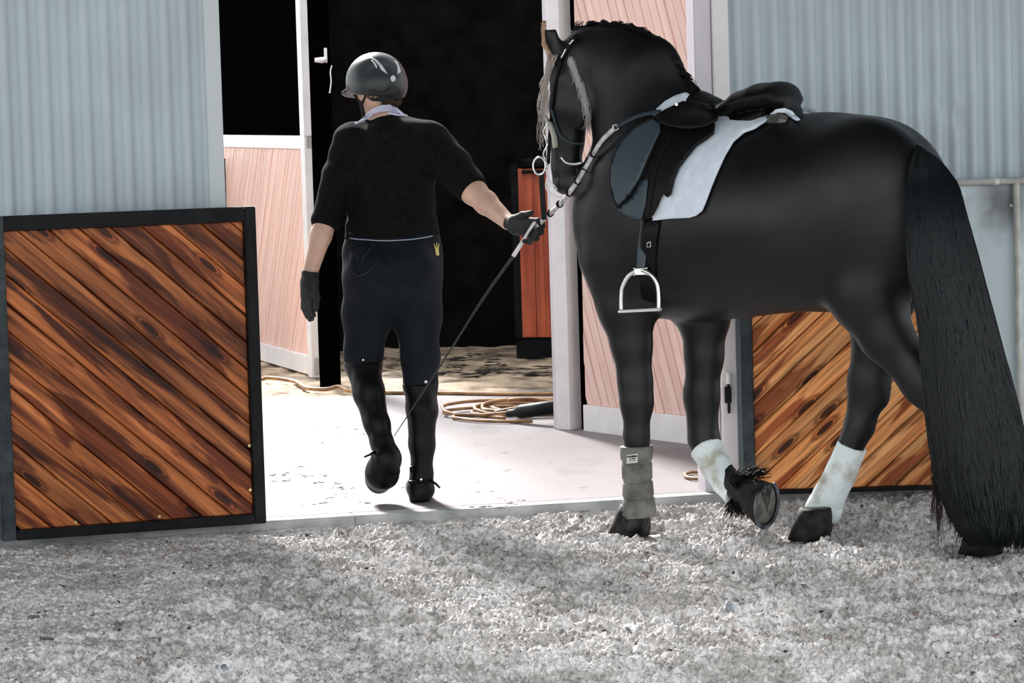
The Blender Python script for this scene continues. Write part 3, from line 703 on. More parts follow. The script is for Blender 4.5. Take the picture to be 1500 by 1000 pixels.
# head, flexed, seen from behind its left cheek
HD = (HP+HA*-.35).normalized()
hs_.chain(hc([(848, 76, -.03, 28, .07), (838, 115, -.04, 30, .085), (834, 155, -.04, 30, .08), (831, 205, -.03, 28, .062), (829, 240, -.03, 25, .052), (828, 266, -.03, 19, .052)]), .012, HD)
hs_.ell(H(846, 150, -.075), (.062, .045, .105), .012, (HA, HP, (0, 0, 1)))        # cheek
hs_.seg(H(834, 272, -.04), H(840, 262, -.02), .032, .03, .02)                      # lips
hs_.ell(H(815, 120, -.095), (.024, .018, .02), .02)                               # brow over the eye
hs_.seg(H(812, 262, -.07), H(812, 262, -.09), .012, .012, .01, cut=True)           # nostril
# a groove between jaw and neck
hs_.chain([(H(862, 120, -.14), .014), (H(868, 170, -.14), .018), (H(868, 215, -.12), .018)], 0, cut=True)
# ears
e0 = H(815, 74, -.07); e1 = H(806, 50, -.08); e2 = H(794.5, 24, -.085)
hs_.chain([(e0, .045, .022), (e1, .034, .017), (e2, .009, .006)], .015, HD)
g0 = H(845, 62, .05); g1 = H(842, 44, .06); g2 = H(846, 28, .06)
hs_.chain([(g0, .032, .02), (g1, .024, .013), (g2, .004, .003)], .015, HD)
hs_.wobble(.0022, 14, 2)
horse_me = hs_.mesh('horse', 3)
M_COAT = mat('black_horse_coat', (.003, .0035, .004), .42, spec=.42, sheen=.0)
n, l, b = nodes(M_COAT); b.inputs['Sheen Roughness'].default_value = .45; b.inputs['Sheen Tint'].default_value = (.75, .85, .9, 1)
tc = n.new('ShaderNodeTexCoord'); mp = n.new('ShaderNodeMapping'); mp.inputs['Scale'].default_value = (1, 1, .25); l.new(tc.outputs['Object'], mp.inputs[0])
z1 = n.new('ShaderNodeTexNoise'); z1.inputs['Scale'].default_value = 260; z1.inputs['Detail'].default_value = 3; l.new(mp.outputs[0], z1.inputs['Vector'])
bp = n.new('ShaderNodeBump'); bp.inputs['Strength'].default_value = .35; bp.inputs['Distance'].default_value = .002; l.new(z1.outputs[0], bp.inputs['Height']); l.new(bp.outputs[0], b.inputs['Normal'])
z2 = n.new('ShaderNodeTexNoise'); z2.inputs['Scale'].default_value = 7; z2.inputs['Detail'].default_value = 5; l.new(tc.outputs['Object'], z2.inputs['Vector'])
mr = n.new('ShaderNodeMapRange'); mr.inputs[1].default_value = .3; mr.inputs[2].default_value = .7; mr.inputs[3].default_value = .36; mr.inputs[4].default_value = .50; l.new(z2.outputs[0], mr.inputs[0]); l.new(mr.outputs[0], b.inputs['Roughness'])
horse = thing('horse', 'black horse with long tail and white leg boots, walking away saddled, head bent left', 'horse', (HO.x, HO.y, SZ))
hb_bvh = bvh_of(horse_me)
HORSE_SKIN = hb_bvh
child('body', horse_me, M_COAT, horse, True)
M_HAIR = mat('black_horse_hair', (.004, .004, .005), .5, spec=.25)
M_TAIL = mat('blue_black_tail_hair', (.007, .010, .012), .42, spec=.4)
M_TAN = mat('tan_ear_hair', (.62, .40, .26), .7); M_GREYHAIR = mat('rim_bright_forelock', (.50, .45, .41), .4)  # forelock's rim light is painted in as pale grey-brown
M_LIGHTHAIR = mat('rim_bright_throat_hair', (.48, .46, .44), .6)
rr = random.Random(11)
# mane along the crest
crest = [(846, 42), (862, 35), (885, 34), (910, 36), (935, 43), (955, 56), (972, 74), (988, 95), (1002, 114), (1013, 130)]
cp = smoothpath([Vector((x, y, 0)) for x, y in crest], 12); st = []
for q in range(900):
    c = cp[rr.randrange(len(cp)-1)]; base = H(c.x+rr.uniform(-3, 3), c.y+6+rr.uniform(0, 8), rr.uniform(-.02, .035))
    side = 1; ln = rr.uniform(.03, .10) if side < 0 else rr.uniform(.03, .09)
    tang = -HA*rr.uniform(.2, .5); up = Vector((0, 0, rr.uniform(.0, .14)))
    p = [base]; d = (HP*side*.55+up*2+tang).normalized()
    for k in range(5):
        d = (d+Vector((0, 0, -.42))+Vector((rr.uniform(-.15, .15), rr.uniform(-.1, .1), 0))).normalized(); p.append(p[-1]+d*ln/5)
    st.append((p, .0042, .0012))
for q in range(900):
    c = cp[rr.randrange(len(cp)-1)]; base = H(c.x+rr.uniform(-3, 3), c.y+rr.uniform(1, 7), rr.uniform(-.03, .03)); lump = .5+.5*math.sin(c.x*.33)+.3*math.sin(c.x*.9)
    a = base+Vector((0, 0, .002+.010*lump))-HA*rr.uniform(-.004, .012); b_ = a-HA*rr.uniform(.006, .018)+Vector((0, 0, rr.uniform(-.004, .003))); st.append(([base, a, b_, b_-HA*.012-Vector((0, 0, .014))+HP*rr.uniform(-.01, .02)], .0034, .0012))
hair('mane', st, M_HAIR, horse)
# wisp of mane at the withers
st = [(smoothpath([H(1000+rr.uniform(-4, 6), 112+rr.uniform(-3, 8), 0), H(1008+rr.uniform(-3, 4), 124, -.02), H(1012+rr.uniform(-6, 6), 136+rr.uniform(-4, 2), -.03)], 3), .004, .001) for _ in range(24)]
hair('mane_wisp', st, M_HAIR, horse)
# poll tuft and ear hair
st = [([H(836+rr.uniform(-5, 6), 60+rr.uniform(-4, 4), -.02), H(840+rr.uniform(-3, 6), 48, -.01), H(848+rr.uniform(-6, 8), 32+rr.uniform(-2, 12), .0)], .0035, .0008) for _ in range(50)]
hair('poll_tuft', st, M_HAIR, horse)
st = []
for q in range(240):
    t = rr.random(); x = 796.5+(2 if t < .5 else 2+(t-.5)*28); y = 30+t*58; x -= rr.uniform(-1, 3)
    st.append(([H(x+1, y, -.085), H(x-1.5, y+3, -.095), H(x-rr.uniform(1, 4), y+rr.uniform(4, 9), -.1)], .0022, .0008))
hair('ear_hair', st, M_TAN, horse, label='tan hair fringing the ear')
# forelock in loose twists down the face
st = []
for q in range(13):
    x0_ = rr.uniform(803, 818); x1_ = rr.uniform(786, 806); y1_ = rr.uniform(150, 235); ph = rr.uniform(0, 6); s0 = rr.uniform(-.11, -.06)
    for e in range(3):
        p = []
        for k in range(22):
            t = k/21; x = x0_+(x1_-x0_)*min(1, t*2.2)+2.5*math.sin(ph+t*22+e)*(.4+t); y = 80+(y1_-80)*t+rr.uniform(-1, 1)
            p.append(H(x+rr.uniform(-.6, .6), y, s0+.006*math.cos(ph+t*22+e)))
        st.append((p, .0017, .0007))
hair('forelock', st, M_GREYHAIR, horse)
# throat and jaw edge hair, its bright edge light painted in as pale colour
st = []
for q in range(750):
    t = rr.random(); c = smoothpath([Vector((836, 84, 0)), Vector((846, 112, 0)), Vector((856, 140, 0)), Vector((862, 180, 0)), Vector((864, 232, 0))], 10); i = min(int(t*40), 40); v = c[i]
    wdt = 2.3*(1.15-abs(t-.4)); px_, py_ = v.x+rr.gauss(0, wdt), v.y+rr.uniform(-3, 3)
    hit = hb_bvh.ray_cast(CP, ray(px_, py_))
    if hit[0] is None: continue
    a = hit[0]+hit[1]*.001
    st.append(([a, a+hit[1]*.004+Vector((0, 0, -.012)), a+hit[1]*.003+Vector((rr.uniform(-.008, .008), 0, -.034))], .0011, .0004))
o = hair('throat_hair', st, M_LIGHTHAIR, horse, label='hair under the jaw, its caught light painted in pale'); o['kind'] = 'stuff'
# tail
TD = (Vector((0, -1, 0))+HP*-.2).normalized()
def tailp(px, py, y): return P(px, py, y)
ts = SDF((1.2, 10.95, .0), (2.25, 11.75, 1.5), .0125)
tl_ = [((1356, 234), 14, .03, 11.53), ((1368, 272), 26, .06, 11.37), ((1378, 320), 42, .075, 11.30), ((1386, 400), 46, .075, 11.25), ((1402, 490), 50, .075, 11.22), ((1420, 580), 54, .075, 11.20), ((1434, 660), 56, .07, 11.19), ((1446, 730), 54, .06, 11.18), ((1456, 778), 42, .045, 11.17)]
ch = []
for (c, r, d_, y) in tl_:
    p = P(c[0], c[1], y); ch.append((p, r/pm(p)*.8, d_*.7))
ts.chain(ch, .02, (0, 1, 0)); ts.wobble(.006, 26, 4, (1.6, 1.6, .25)); tail_me = ts.mesh('tail', 2)
tail = child('tail', tail_me, M_TAIL, horse, True)
edgeL = [(1345, 212), (1332, 260), (1330, 330), (1334, 400), (1346, 470), (1352, 560), (1362, 640), (1372, 700), (1392, 760), (1420, 800)]
edgeR = [(1372, 232), (1402, 272), (1418, 330), (1440, 410), (1462, 490), (1484, 570), (1502, 650), (1512, 720), (1514, 770), (1500, 806)]
EL = smoothpath([Vector((x, y, 0)) for x, y in edgeL], 8); ER = smoothpath([Vector((x, y, 0)) for x, y in edgeR], 8)
st = []
for q in range(2600):
    u = rr.random(); f0 = rr.uniform(0, .05) if rr.random() < .75 else rr.uniform(0, .5); f1 = rr.uniform(.72, 1) if rr.random() < .8 else rr.uniform(.4, .7)
    dep = rr.choice((1, 1, 1, -1)); p = []; ph = rr.uniform(0, 6); fr = rr.uniform(8, 18); am = rr.uniform(.5, 2.4)
    for k in range(15):
        t = f0+(f1-f0)*k/14; i = t*(len(EL)-1); j = int(i); j2 = min(j+1, len(EL)-1); a = EL[j].lerp(EL[j2], i-j); b_ = ER[j].lerp(ER[j2], i-j)
        uu = u+.02*math.sin(ph+t*7); x = a.x+(b_.x-a.x)*uu+am*math.sin(ph+t*fr); y = a.y+(b_.y-a.y)*uu
        yy = np.interp(y, [226, 270, 320, 400, 490, 800], [11.50, 11.36, 11.30, 11.25, 11.22, 11.16]); th_ = .078*math.sqrt(max(0, 1-(2*uu-1)**2))*1+.012
        p.append(P(x, y, yy-dep*(th_+.002)+rr.uniform(-.003, .003)))
    st.append((p, .0024, .0012))
hair('tail_hair', st, M_TAIL, tail)
st = []
for q in range(230):      # thin wisps below
    lobe = rr.choice(((1372, 1368, 770), (1372, 1376, 800), (1390, 1392, 775), (1410, 1404, 790), (1430, 1420, 800), (1475, 1490, 812)))
    x0_ = lobe[0]+rr.uniform(-9, 9); x1_ = lobe[1]+rr.uniform(-6, 6); y1_ = lobe[2]-rr.uniform(0, 70); ph = rr.uniform(0, 6)
    st.append(([P(x0_+(x1_-x0_)*k/9+1.5*math.sin(ph+k*.9), 600+(y1_-600)*k/9, 11.2) for k in range(10)], .002, .0009))
hair('tail_wisps', st, mat('red_brown_tail_ends', (.03, .018, .016), .4), tail, label='thin reddish ends of the tail')
# hooves
M_HOOF = noise_mix(mat('black_hoof_horn', (.012, .011, .011), .7, spec=.2), (.008, .008, .008), (.03, .027, .025), scale=30)
M_SOLE = noise_mix(mat('grey_hoof_sole', (.10, .10, .09), .7), (.08, .08, .078), (.24, .24, .21), scale=28, lo=.35, hi=.65, bump=.5, bscale=60, bdist=.005)
M_FROG = noise_mix(mat('dark_frog_horn', (.05, .05, .045), .7), (.02, .02, .02), (.09, .09, .08), scale=30)
M_IRON = noise_mix(mat('worn_shoe_iron', (.2, .22, .25), .5, metal=.5), (.05, .055, .06), (.22, .25, .29), scale=20)
def hoof(cor, down, toe, hgt=.085, r0=.052, r1=.071, sole=False):
    """cor = centre of the coronet; down = towards the ground; toe = forwards"""
    z = Vector(down).normalized(); x = (Vector(toe)-z*Vector(toe).dot(z)).normalized(); y = z.cross(x); bm = bmesh.new(); rings = []; N = 24
    for (t, r, off) in ((-.15, r0*.86, -.004), (0, r0, 0), (.25, r0+(r1-r0)*.3, .008), (.6, r0+(r1-r0)*.65, .018), (1, r1, .030), (1.0, r1*.9, .030), (.93, r1*.72, .028), (.91, r1*.3, .024)):
        ring = []
        for k in range(N):
            a = 2*math.pi*k/N; rx = r*(1.06 if math.cos(a) > 0 else .92); hh_ = hgt*(t if t <= .0 else t*(1 if math.cos(a) > 0 else 1)); 
            lift = (.018*(1-t) if t < 1 else 0)*(-math.cos(a)) if t >= 0 else 0
            ring.append(bm.verts.new(Vector(cor)+z*(hh_+lift)+x*(off+rx*math.cos(a))+y*(r*.95*math.sin(a))))
        rings.append(ring)
    for A_, B_ in zip(rings[:-1], rings[1:]):
        for k in range(N): bm.faces.new((A_[k], A_[(k+1) % N], B_[(k+1) % N], B_[k]))
    bm.faces.new(rings[0][::-1]); bm.faces.new(rings[-1]); me_ = from_bm(bm)
    ho = child('hoof', me_, M_HOOF, horse, True)
    if sole:
        pts = [Vector(cor)+z*(hgt+.004)+x*(.030+r1*.98*math.cos(a))+y*(r1*.86*math.sin(a)) for a in [math.radians(-140+280*k/26) for k in range(27)]]
        child('horseshoe', tube(pts, [(.008, .004)]*27, 8, flat=x), M_IRON, ho, True)
        s3 = SDF(Vector(cor)-Vector((.15, .15, .15)), Vector(cor)+Vector((.15, .15, .15)), .005)
        c = Vector(cor)+z*(hgt*.93)+x*.028
        s3.ell(c, (r1*.9, r1*.8, .010), .0, (x, y, z))
        f3 = SDF(Vector(cor)-Vector((.15, .15, .15)), Vector(cor)+Vector((.15, .15, .15)), .005)
        f3.seg(c-x*.060+z*.010+y*.018, c+x*.030+z*.004, .013, .006, .006); f3.seg(c-x*.060+z*.010-y*.018, c+x*.030+z*.004, .013, .006, .006); f3.seg(c-x*.06+z*.024, c-x*.01+z*.022, .009, .004, 0, cut=True)
        child('frog', f3.mesh('frog', 1), M_FROG, ho, True)
        s3.seg(c-x*.035+y*.038+z*.012, c+x*.02+y*.014+z*.012, .007, .004, 0, cut=True); s3.seg(c-x*.035-y*.038+z*.012, c+x*.02-y*.014+z*.012, .007, .004, 0, cut=True)
        child('sole', s3.mesh('sole', 1), M_SOLE, ho, True)
    return ho
def ground_at(px, py): return G(px, py, SZ)
h1 = ground_at(922, 784); hoof(h1+Vector((.02, 0, .10))-HA*.01, (0, 0, -1), HA, .10, .058, .082)
h2 = ground_at(1192, 790); hoof(h2+Vector((.015, 0, .10)), (0, 0, -1), HA, .10, .060, .080)
h3 = ground_at(1452, 812); hoof(h3+Vector((.0, .03, .10)), (0, 0, -1), HA, .10, .060, .080)
sn = Vector((.77, -.62, -.14)).normalized(); hoof(H(1097, 722, -.01), sn, Vector((.25, .1, -1)), .075, .060, .088, True)
# feather at the fetlocks
def feather(px, py, s, n_, spread, ln, bias=(0, 0, -1), yoff=0):
    st = []
    for q in range(n_):
        a = H(px+rr.uniform(-spread, spread), py+rr.uniform(-spread*.6, spread*.6), s)+Vector((0, rr.uniform(-.04, .03)+yoff, 0)); p = [a]
        d = (Vector((rr.uniform(-.8, .8), rr.uniform(-1, .1), rr.uniform(-.2, .5)))+Vector(bias)*.4).normalized()
        for k in range(4): d = (d+Vector(bias)*.4).normalized(); p.append(p[-1]+d*ln*rr.uniform(.7, 1.1)/4)
        st.append((p, .0028, .0009))
    return st
for a_ in ((924, 748, -.12, 120, 14, .045), (1196, 764, .13, 200, 16, .05), (1440, 765, -.13, 260, 26, .09)): hair('feather', feather(*a_), M_HAIR, horse)
st = feather(1085, 705, .02, 220, 15, .07, (.55, -.2, .15))+feather(1105, 692, .02, 50, 12, .045, (1, 0, .1))+feather(1085, 735, .02, 160, 14, .06, (-.2, -.2, -.8))
hair('feather', st, M_HAIR, horse)

# ------------------------------------------------------------------ leg boots (each a thing strapped on a leg)
M_BWHITE = noise_mix(mat('white_fleece_boot', (.78, .86, .86), .7), (.42, .40, .32), (.82, .90, .90), scale=9, detail=7, lo=.30, hi=.47)
M_BGREY = noise_mix(mat('grey_neoprene_boot', (.20, .20, .18), .75), (.08, .08, .072), (.22, .22, .20), scale=14, bump=.2, bscale=70, bdist=.004)
def boot(name, label, pts, m, bands, mband, open_top=True):
    """pts: (point, radius)"""
    lo = np.min([np.array(p[0]) for p in pts], 0)-.09; hi = np.max([np.array(p[0]) for p in pts], 0)+.09
    s = SDF(lo, hi, .0055); s.chain(pts, .008)
    a, b_ = Vector(pts[0][0]), Vector(pts[-1][0]); d0 = (Vector(pts[1][0])-a).normalized(); d1 = (b_-Vector(pts[-2][0])).normalized()
    s.plane(a, -d0); s.plane(b_, d1); s.wobble(.0012, 60, 6)
    t = thing(name, label, 'leg boot', b_); child('shell', s.mesh('boot', 2), m, t, True)
    P_ = [Vector(p[0]) for p in pts]; L_ = [0]
    for i in range(1, len(P_)): L_.append(L_[-1]+(P_[i]-P_[i-1]).length)
    def at(t_):
        x = t_*L_[-1]
        for i in range(1, len(P_)):
            if x <= L_[i] or i == len(P_)-1:
                f = (x-L_[i-1])/(L_[i]-L_[i-1]); return P_[i-1].lerp(P_[i], f), (P_[i]-P_[i-1]).normalized(), pts[i-1][1]+(pts[i][1]-pts[i-1][1])*f
    for (t0, t1, ex) in bands:
        c0_, dd, r0_ = at(t0); c1_, _, r1_ = at(t1)
        child('strap', tube([c0_-dd*0, c0_+dd*.002, c1_-dd*.002, c1_], [r0_+.001, r0_+ex, r1_+ex, r1_+.001], 28), mband, t, True)
    return t
def bp_(l): return [(H(x, y, s), r) for x, y, s, r in l]
t = boot('leg_boot', 'grey strapped boot with a small label on the standing near foreleg', bp_([(932, 653, -.12, .058), (933, 690, -.12, .052), (935, 725, -.12, .055), (937, 757, -.12, .060)]), M_BGREY, [(.0, .19, .005), (.24, .46, .004), (.5, .70, .004), (.73, .97, .005)], M_BGREY)
M_LAB = mat('pale_boot_label', (.55, .56, .52), .6); M_INK = mat('black_print', (.01, .01, .01), .7)
bb = bvh_of(tube([H(932, 651, -.12), H(933, 690, -.12), H(935, 725, -.12), H(937, 759, -.12)], [.064, .058, .061, .066], 28))
me = patch([(918, 666), (934, 664), (934, 677), (918, 679)], bb, lambda x, y: H(x, y, -.18), .002, .001, 4); lab = child('label_patch', me, M_LAB, t, label='small pale label with dark print')
def stroke(x0_, x1_, y, r_):           # the unreadable print: short thick and thin dark strokes
    p = []
    for x in (x0_, (x0_+x1_)/2, x1_):
        h = bb.ray_cast(CP, ray(x, y-(x-x0_)*.05)); q = h[0] if h[0] is not None else H(x, y, -.18); p.append(q-ray(x, y)*.005)
    child('print', tube(p, [(r_, .0006)]*3, 8, flat=(0, 0, 1)), M_INK, lab)
for a_ in ((918.5, 920.5, 668.8, .0034), (921.5, 924.6, 668.7, .0030), (925.2, 929.2, 668.3, .0034), (929.8, 932.8, 668.0, .0034), (922, 924.5, 671.8, .0016), (926, 930.5, 671.4, .0018), (922, 931, 674.4, .0010)): stroke(*a_)
boot('leg_boot', 'clean white boot on the lifted foreleg', bp_([(1034, 655, .11, .062), (1048, 682, .09, .056), (1063, 705, .065, .053), (1078, 722, .04, .052)]), M_BWHITE, [(.02, .06, .002)], M_BWHITE)
t = boot('leg_boot', 'white boot with muddy straps on the far hind leg', bp_([(1249, 652, .13, .056), (1232, 692, .13, .058), (1214, 728, .13, .061), (1202, 756, .13, .066)]), M_BWHITE, [(.80, .98, .004)], M_BWHITE)
# ================================================================== SADDLE, PAD, BRIDLE
M_LEATH = mat('black_saddle_leather', (.003, .003, .0035), .5, spec=.22); M_LEATHB = mat('blue_black_knee_leather', (.035, .055, .068), .45, spec=.5)
M_PAD = noise_mix(mat('white_quilted_cotton', (.76, .84, .92), .85, spec=.1), (.70, .79, .88), (.80, .88, .96), scale=30, bump=.4, bscale=200, bdist=.002)
M_STEEL = noise_mix(mat('bright_steel', (.82, .82, .80), .22, metal=.9), (.7, .7, .68), (.9, .9, .88), scale=8)
def Hn(s): return lambda x, y: H(x, y, s)
def mirrored(me):
    """the same sheet on the far side of the horse"""
    m2 = me.copy(); R = Matrix.Identity(4)
    n_ = HP; A_ = Matrix(((1-2*n_.x*n_.x, -2*n_.x*n_.y, 0), (-2*n_.x*n_.y, 1-2*n_.y*n_.y, 0), (0, 0, 1))).to_4x4()
    m2.transform(Matrix.Translation(HO) @ A_ @ Matrix.Translation(-HO)); m2.flip_normals(); return m2
def both(n1, n2, me, m, parent, lab=None):
    far = mirrored(me); child(n1, me, m, parent, True, lab); child(n2, far, m, parent, True, lab)
pad = thing('saddle_pad', 'white cotton saddle pad showing around the black saddle', 'saddle pad', H(1040, 250, -.2))
padpoly = [(957, 171), (962, 160), (974, 149), (988, 141), (1004, 136), (1030, 150), (1080, 165), (1122, 170), (1137, 160), (1150, 158), (1161, 163), (1172, 176), (1166, 177), (1158, 170), (1150, 164.5), (1140, 164), (1131, 170), (1121, 179), (1106, 189), (1090, 195), (1075, 208), (1063, 228), (1052, 252), (1042, 276), (1034, 298), (1029, 309), (1020, 316), (1010, 319), (985, 320), (955, 323), (940, 300), (945, 230)]
me = patch(padpoly, HORSE_SKIN, Hn(-.10), .012, .006, 7, miss=None)
both('near_side', 'far_side', me, M_PAD, pad)
# spine strip of the pad
M_WOOL = noise_mix(mat('grey_wool_lining', (.16, .15, .13), .9), (.05, .05, .05), (.30, .28, .25), scale=30)
child('lining', tube([H(1128, 178, -.02), H(1148, 174, -.02), H(1166, 178, -.02)], [(.02, .10), (.032, .12), (.01, .10)], 16, flat=(0, 0, 1)), M_WOOL, pad, True, label='grey woolly lining under the pad')
sad = thing('saddle', 'black leather dressage saddle with dark blue-grey knee roll on the white pad', 'saddle', H(1040, 200, 0))
flap = [(955, 173), (970, 168), (1000, 172), (1048, 182), (1046, 196), (1036, 204), (1020, 215), (1006, 232), (996, 246), (989, 262), (984, 284), (979, 289), (975, 286), (972, 282), (964, 303), (958, 314), (952, 321), (938, 322), (922, 319), (910, 311), (900, 294), (893, 272), (893, 245), (900, 222), (913, 200), (932, 184)]
me = patch(flap, HORSE_SKIN, Hn(-.24), .030, .010, 7); both('flap', 'flap', me, M_LEATH, sad)
knee = [(955, 175), (967, 182), (968, 194), (960, 210), (949, 235), (938, 262), (924, 284), (908, 301), (901, 293), (895, 272), (895, 246), (902, 223), (915, 201), (933, 186)]
me = patch(knee, HORSE_SKIN, Hn(-.28), .042, .012, 6)
both('knee_roll', 'knee_roll', me, M_LEATHB, sad, 'dark blue-grey padded knee roll')
pip = smoothpath([Vector((x, y, 0)) for x, y in [(955, 174), (932, 185), (914, 201), (901, 222), (894, 246), (894, 272), (900, 294), (908, 305)]], 5)
def onskin(x, y, off, s=-.26):
    h = HORSE_SKIN.ray_cast(CP, ray(x, y)); return (h[0]-ray(x, y)*(off/max(.35, abs(h[1].dot(ray(x, y)))))) if h[0] is not None else H(x, y, s)
child('piping', tube([onskin(v.x, v.y, .052) for v in pip], .0035, 6), M_LEATH, sad, True)
low = [(905, 307), (926, 290), (941, 265), (950, 262), (946, 300), (940, 322), (922, 319)]
child('lower_flap', patch(low, HORSE_SKIN, Hn(-.28), .041, .004, 6), M_LEATHB, sad, True)
for ln in ([(968, 182), (962, 206), (950, 235), (938, 265), (922, 288), (908, 304)], [(985, 195), (972, 220), (962, 245), (955, 280), (950, 316)]):
    v = smoothpath([Vector((x, y, 0)) for x, y in ln], 5); child('stitching', tube([onskin(q.x, q.y, .045) for q in v], .0022, 5), M_LEATH, sad, True)
# seat: pommel, twist and cantle in one blended form, plus panels under it
ss = SDF(H(1060, 170, 0)-Vector((.55, .5, .22)), H(1060, 170, 0)+Vector((.55, .5, .22)), .008)
ss.chain(hc([(978, 176, 0, 8, .10), (1000, 163, 0, 20, .085), (1024, 158, 0, 24, .085), (1042, 160, 0, 19, .10)]), .02, HP)
ss.chain(hc([(1040, 166, 0, 16, .10), (1066, 166, 0, 14, .12), (1095, 152, 0, 20, .16), (1120, 144, 0, 22, .17), (1142, 140, 0, 20, .16), (1150, 146, 0, 16, .14)]), .012, HP)
ss.seg(H(1158, 155, 0), H(1171, 174, 0), .018, .009, .02, HP, .08, .06)
ss.chain(hc([(1045, 189, -.10, 7, .05), (1075, 182, -.10, 12, .05), (1105, 174, -.10, 12, .05), (1118, 166, -.09, 6, .04)]), .006, HP)
ss.chain(hc([(1045, 189, .10, 7, .05), (1075, 182, .10, 12, .05), (1105, 174, .10, 12, .05), (1118, 166, .09, 6, .04)]), .006, HP)
ss.seg(H(1062, 157, 0)+Vector((0, 0, .04)), H(1066, 145, 0)+Vector((0, 0, .05)), .028, .05, 0, cut=False) if False else None
child('seat', ss.mesh('seat', 2), M_LEATH, sad, True)
# skirt below the pommel
sk = [(960, 172), (975, 162), (1000, 150), (1040, 152), (1056, 165), (1050, 178), (1032, 187), (1010, 190), (985, 187), (968, 182)]
me = patch(sk, HORSE_SKIN, Hn(-.16), .052, .008, 6); both('skirt', 'skirt', me, M_LEATH, sad)
child('stud', tube([H(991, 153, -.2), H(991, 153, -.21)], .005, 10), M_STEEL, sad)
# leather, girth, stirrup
lp = [onskin(x, y, .055) for x, y in ((945, 300), (943, 322), (940, 345))]; q = H(937, 396, lp[-1].x*0-.30)
def Hs(x, y, s=-.285): return H(x, y, s)
child('stirrup_leather', tube([Hs(948, 290), Hs(945, 325), Hs(941, 360), Hs(938, 396)], [(.018, .003)]*4, 8, flat=HA), M_LEATHB, sad)
child('girth', tube([onskin(955, 318, .012), onskin(951, 345, .012), onskin(948, 400, .01), onskin(952, 440, .008)], [(.035, .008)]*4, 10, flat=HA), M_LEATH, sad, True)
child('girth_buckle', tube([onskin(948, 356, .03), onskin(953, 354, .03), onskin(953, 361, .03), onskin(948, 362, .03)], .0025, 6, closed=True), M_STEEL, sad)
iron = smoothpath([Hs(910, 455), Hs(910, 436), Hs(912, 420), Hs(920, 405), Hs(931, 397), Hs(938, 396), Hs(945, 397), Hs(956, 405), Hs(963, 418), Hs(965, 436), Hs(965, 453)], 5)
st_ = child('stirrup', tube(iron, [(.0055, .008)]*len(iron), 8, flat=HP), M_STEEL, sad, True, 'bright steel stirrup iron')
child('eye', boxm(Hs(929, 402)+Vector((0, -.006, 0)), Hs(947, 393)+Vector((0, .006, 0)), .003), M_STEEL, st_)
child('tread', tube([Hs(908, 456), Hs(967, 453)], [(.016, .006)]*2, 12, flat=HP), M_WHITEP, st_, label='pale rubber tread')

br = thing('bridle', 'black leather bridle with rings and reins on the horse\'s head', 'bridle', H(825, 120, -.1))
def hp(pts, s, sm_=5): return smoothpath([H(x, y, s) for x, y in pts], sm_)
def sk_(pts, off, s=-.1, n_=5):
    v = smoothpath([Vector((x, y, 0)) for x, y in pts], n_); return [onskin(q.x, q.y, off, s) for q in v]
child('headpiece', tube(sk_([(847, 51), (838, 58), (832, 68), (823, 84)], .006, -.08), [(.010, .004)]*16, 8), M_LEATH, br, True)
child('crown_buckle', tube(sk_([(834, 65), (840, 58)], .012, -.08), .0045, 6), M_STEEL, br, True, 'shiny metal fitting on the headpiece')
child('crown_buckle', tube(sk_([(822, 85), (829, 71)], .012, -.08), .0035, 6), M_STEEL, br, True)
child('cheekpiece', tube(sk_([(823, 84), (814, 120), (808, 165), (805, 205), (803, 240)], .006, -.1), [(.008, .004)]*21, 8), M_LEATH, br, True)
child('cheek_strap', tube(sk_([(806, 150), (812, 175), (820, 196), (836, 208), (854, 211)], .006, -.1), [(.007, .003)]*21, 8), M_LEATHB, br, True)
child('noseband', tube(sk_([(803, 175), (811, 195), (814, 216)], .008, -.1), [(.016, .006)]*11, 8), mat('cream_padding', (.5, .5, .42), .6), br, True, 'pale padded noseband')
child('rein_hook', tube(hp([(822, 230), (830, 238), (842, 240), (853, 238)], -.11), .006, 8), M_STEEL, br, True, 'curved steel curb shank')
ring = [H(790+9*math.cos(a), 243+13*math.sin(a), -.13+.0) for a in [2*math.pi*k/24 for k in range(24)]]
child('bit_ring', tube(ring, .0035, 8, closed=True), M_STEEL, br, True)
ch_ = [H(799+3*math.sin(k*.9), 170+k*4.6, -.12+.004*math.cos(k*.9)) for k in range(18)]
child('chain_link', tube(ch_, .0035, 6), M_STEEL, br, True)
child('lip_strap', tube(hp([(800, 245), (803, 262), (812, 272), (816, 278)], -.12), .003, 6), M_WHITEP, br, True)
child('lip_strap', tube(hp([(802, 258), (800, 275), (808, 284), (822, 289)], -.12), .003, 6), M_WHITEP, br, True)
child('hanging_rein', tube(hp([(793, 254), (795, 290), (797, 322)], -.12, 6), [(.012, .003)]*13, 8, flat=HA), M_LEATH, br, True)
HANDC = Vector((0, 0, 0))
a = hp([(1000, 148), (960, 163), (925, 177), (900, 186)], -.22, 6); a = [onskin(960, 165, .03), onskin(930, 172, .02), onskin(905, 183, .03)]
child('rein', tube(smoothpath([onskin(968, 163, .03), onskin(940, 168, .02), onskin(920, 176, .02), H(902, 186, -.20)], 6), [(.011, .004)]*19, 8), M_LEATHB, br, True, 'dark rein running from the saddle')
child('rein_buckle', tube([H(898, 184, -.20), H(904, 182, -.20), H(906, 189, -.20), H(900, 192, -.20)], .0035, 6, closed=True), M_STEEL, br, True)
M_REIN = noise_mix(mat('pale_web_rein', (.6, .58, .6), .6), (.35, .33, .34), (.75, .72, .75), scale=40)
rn = [H(900, 188, -.20), H(880, 208, -.19), P(862, 238, 12.12), P(848, 262, 12.12), P(834, 282, 12.16), P(817, 302, 12.28), P(800, 318, 12.40), P(785, 334, 12.50)]
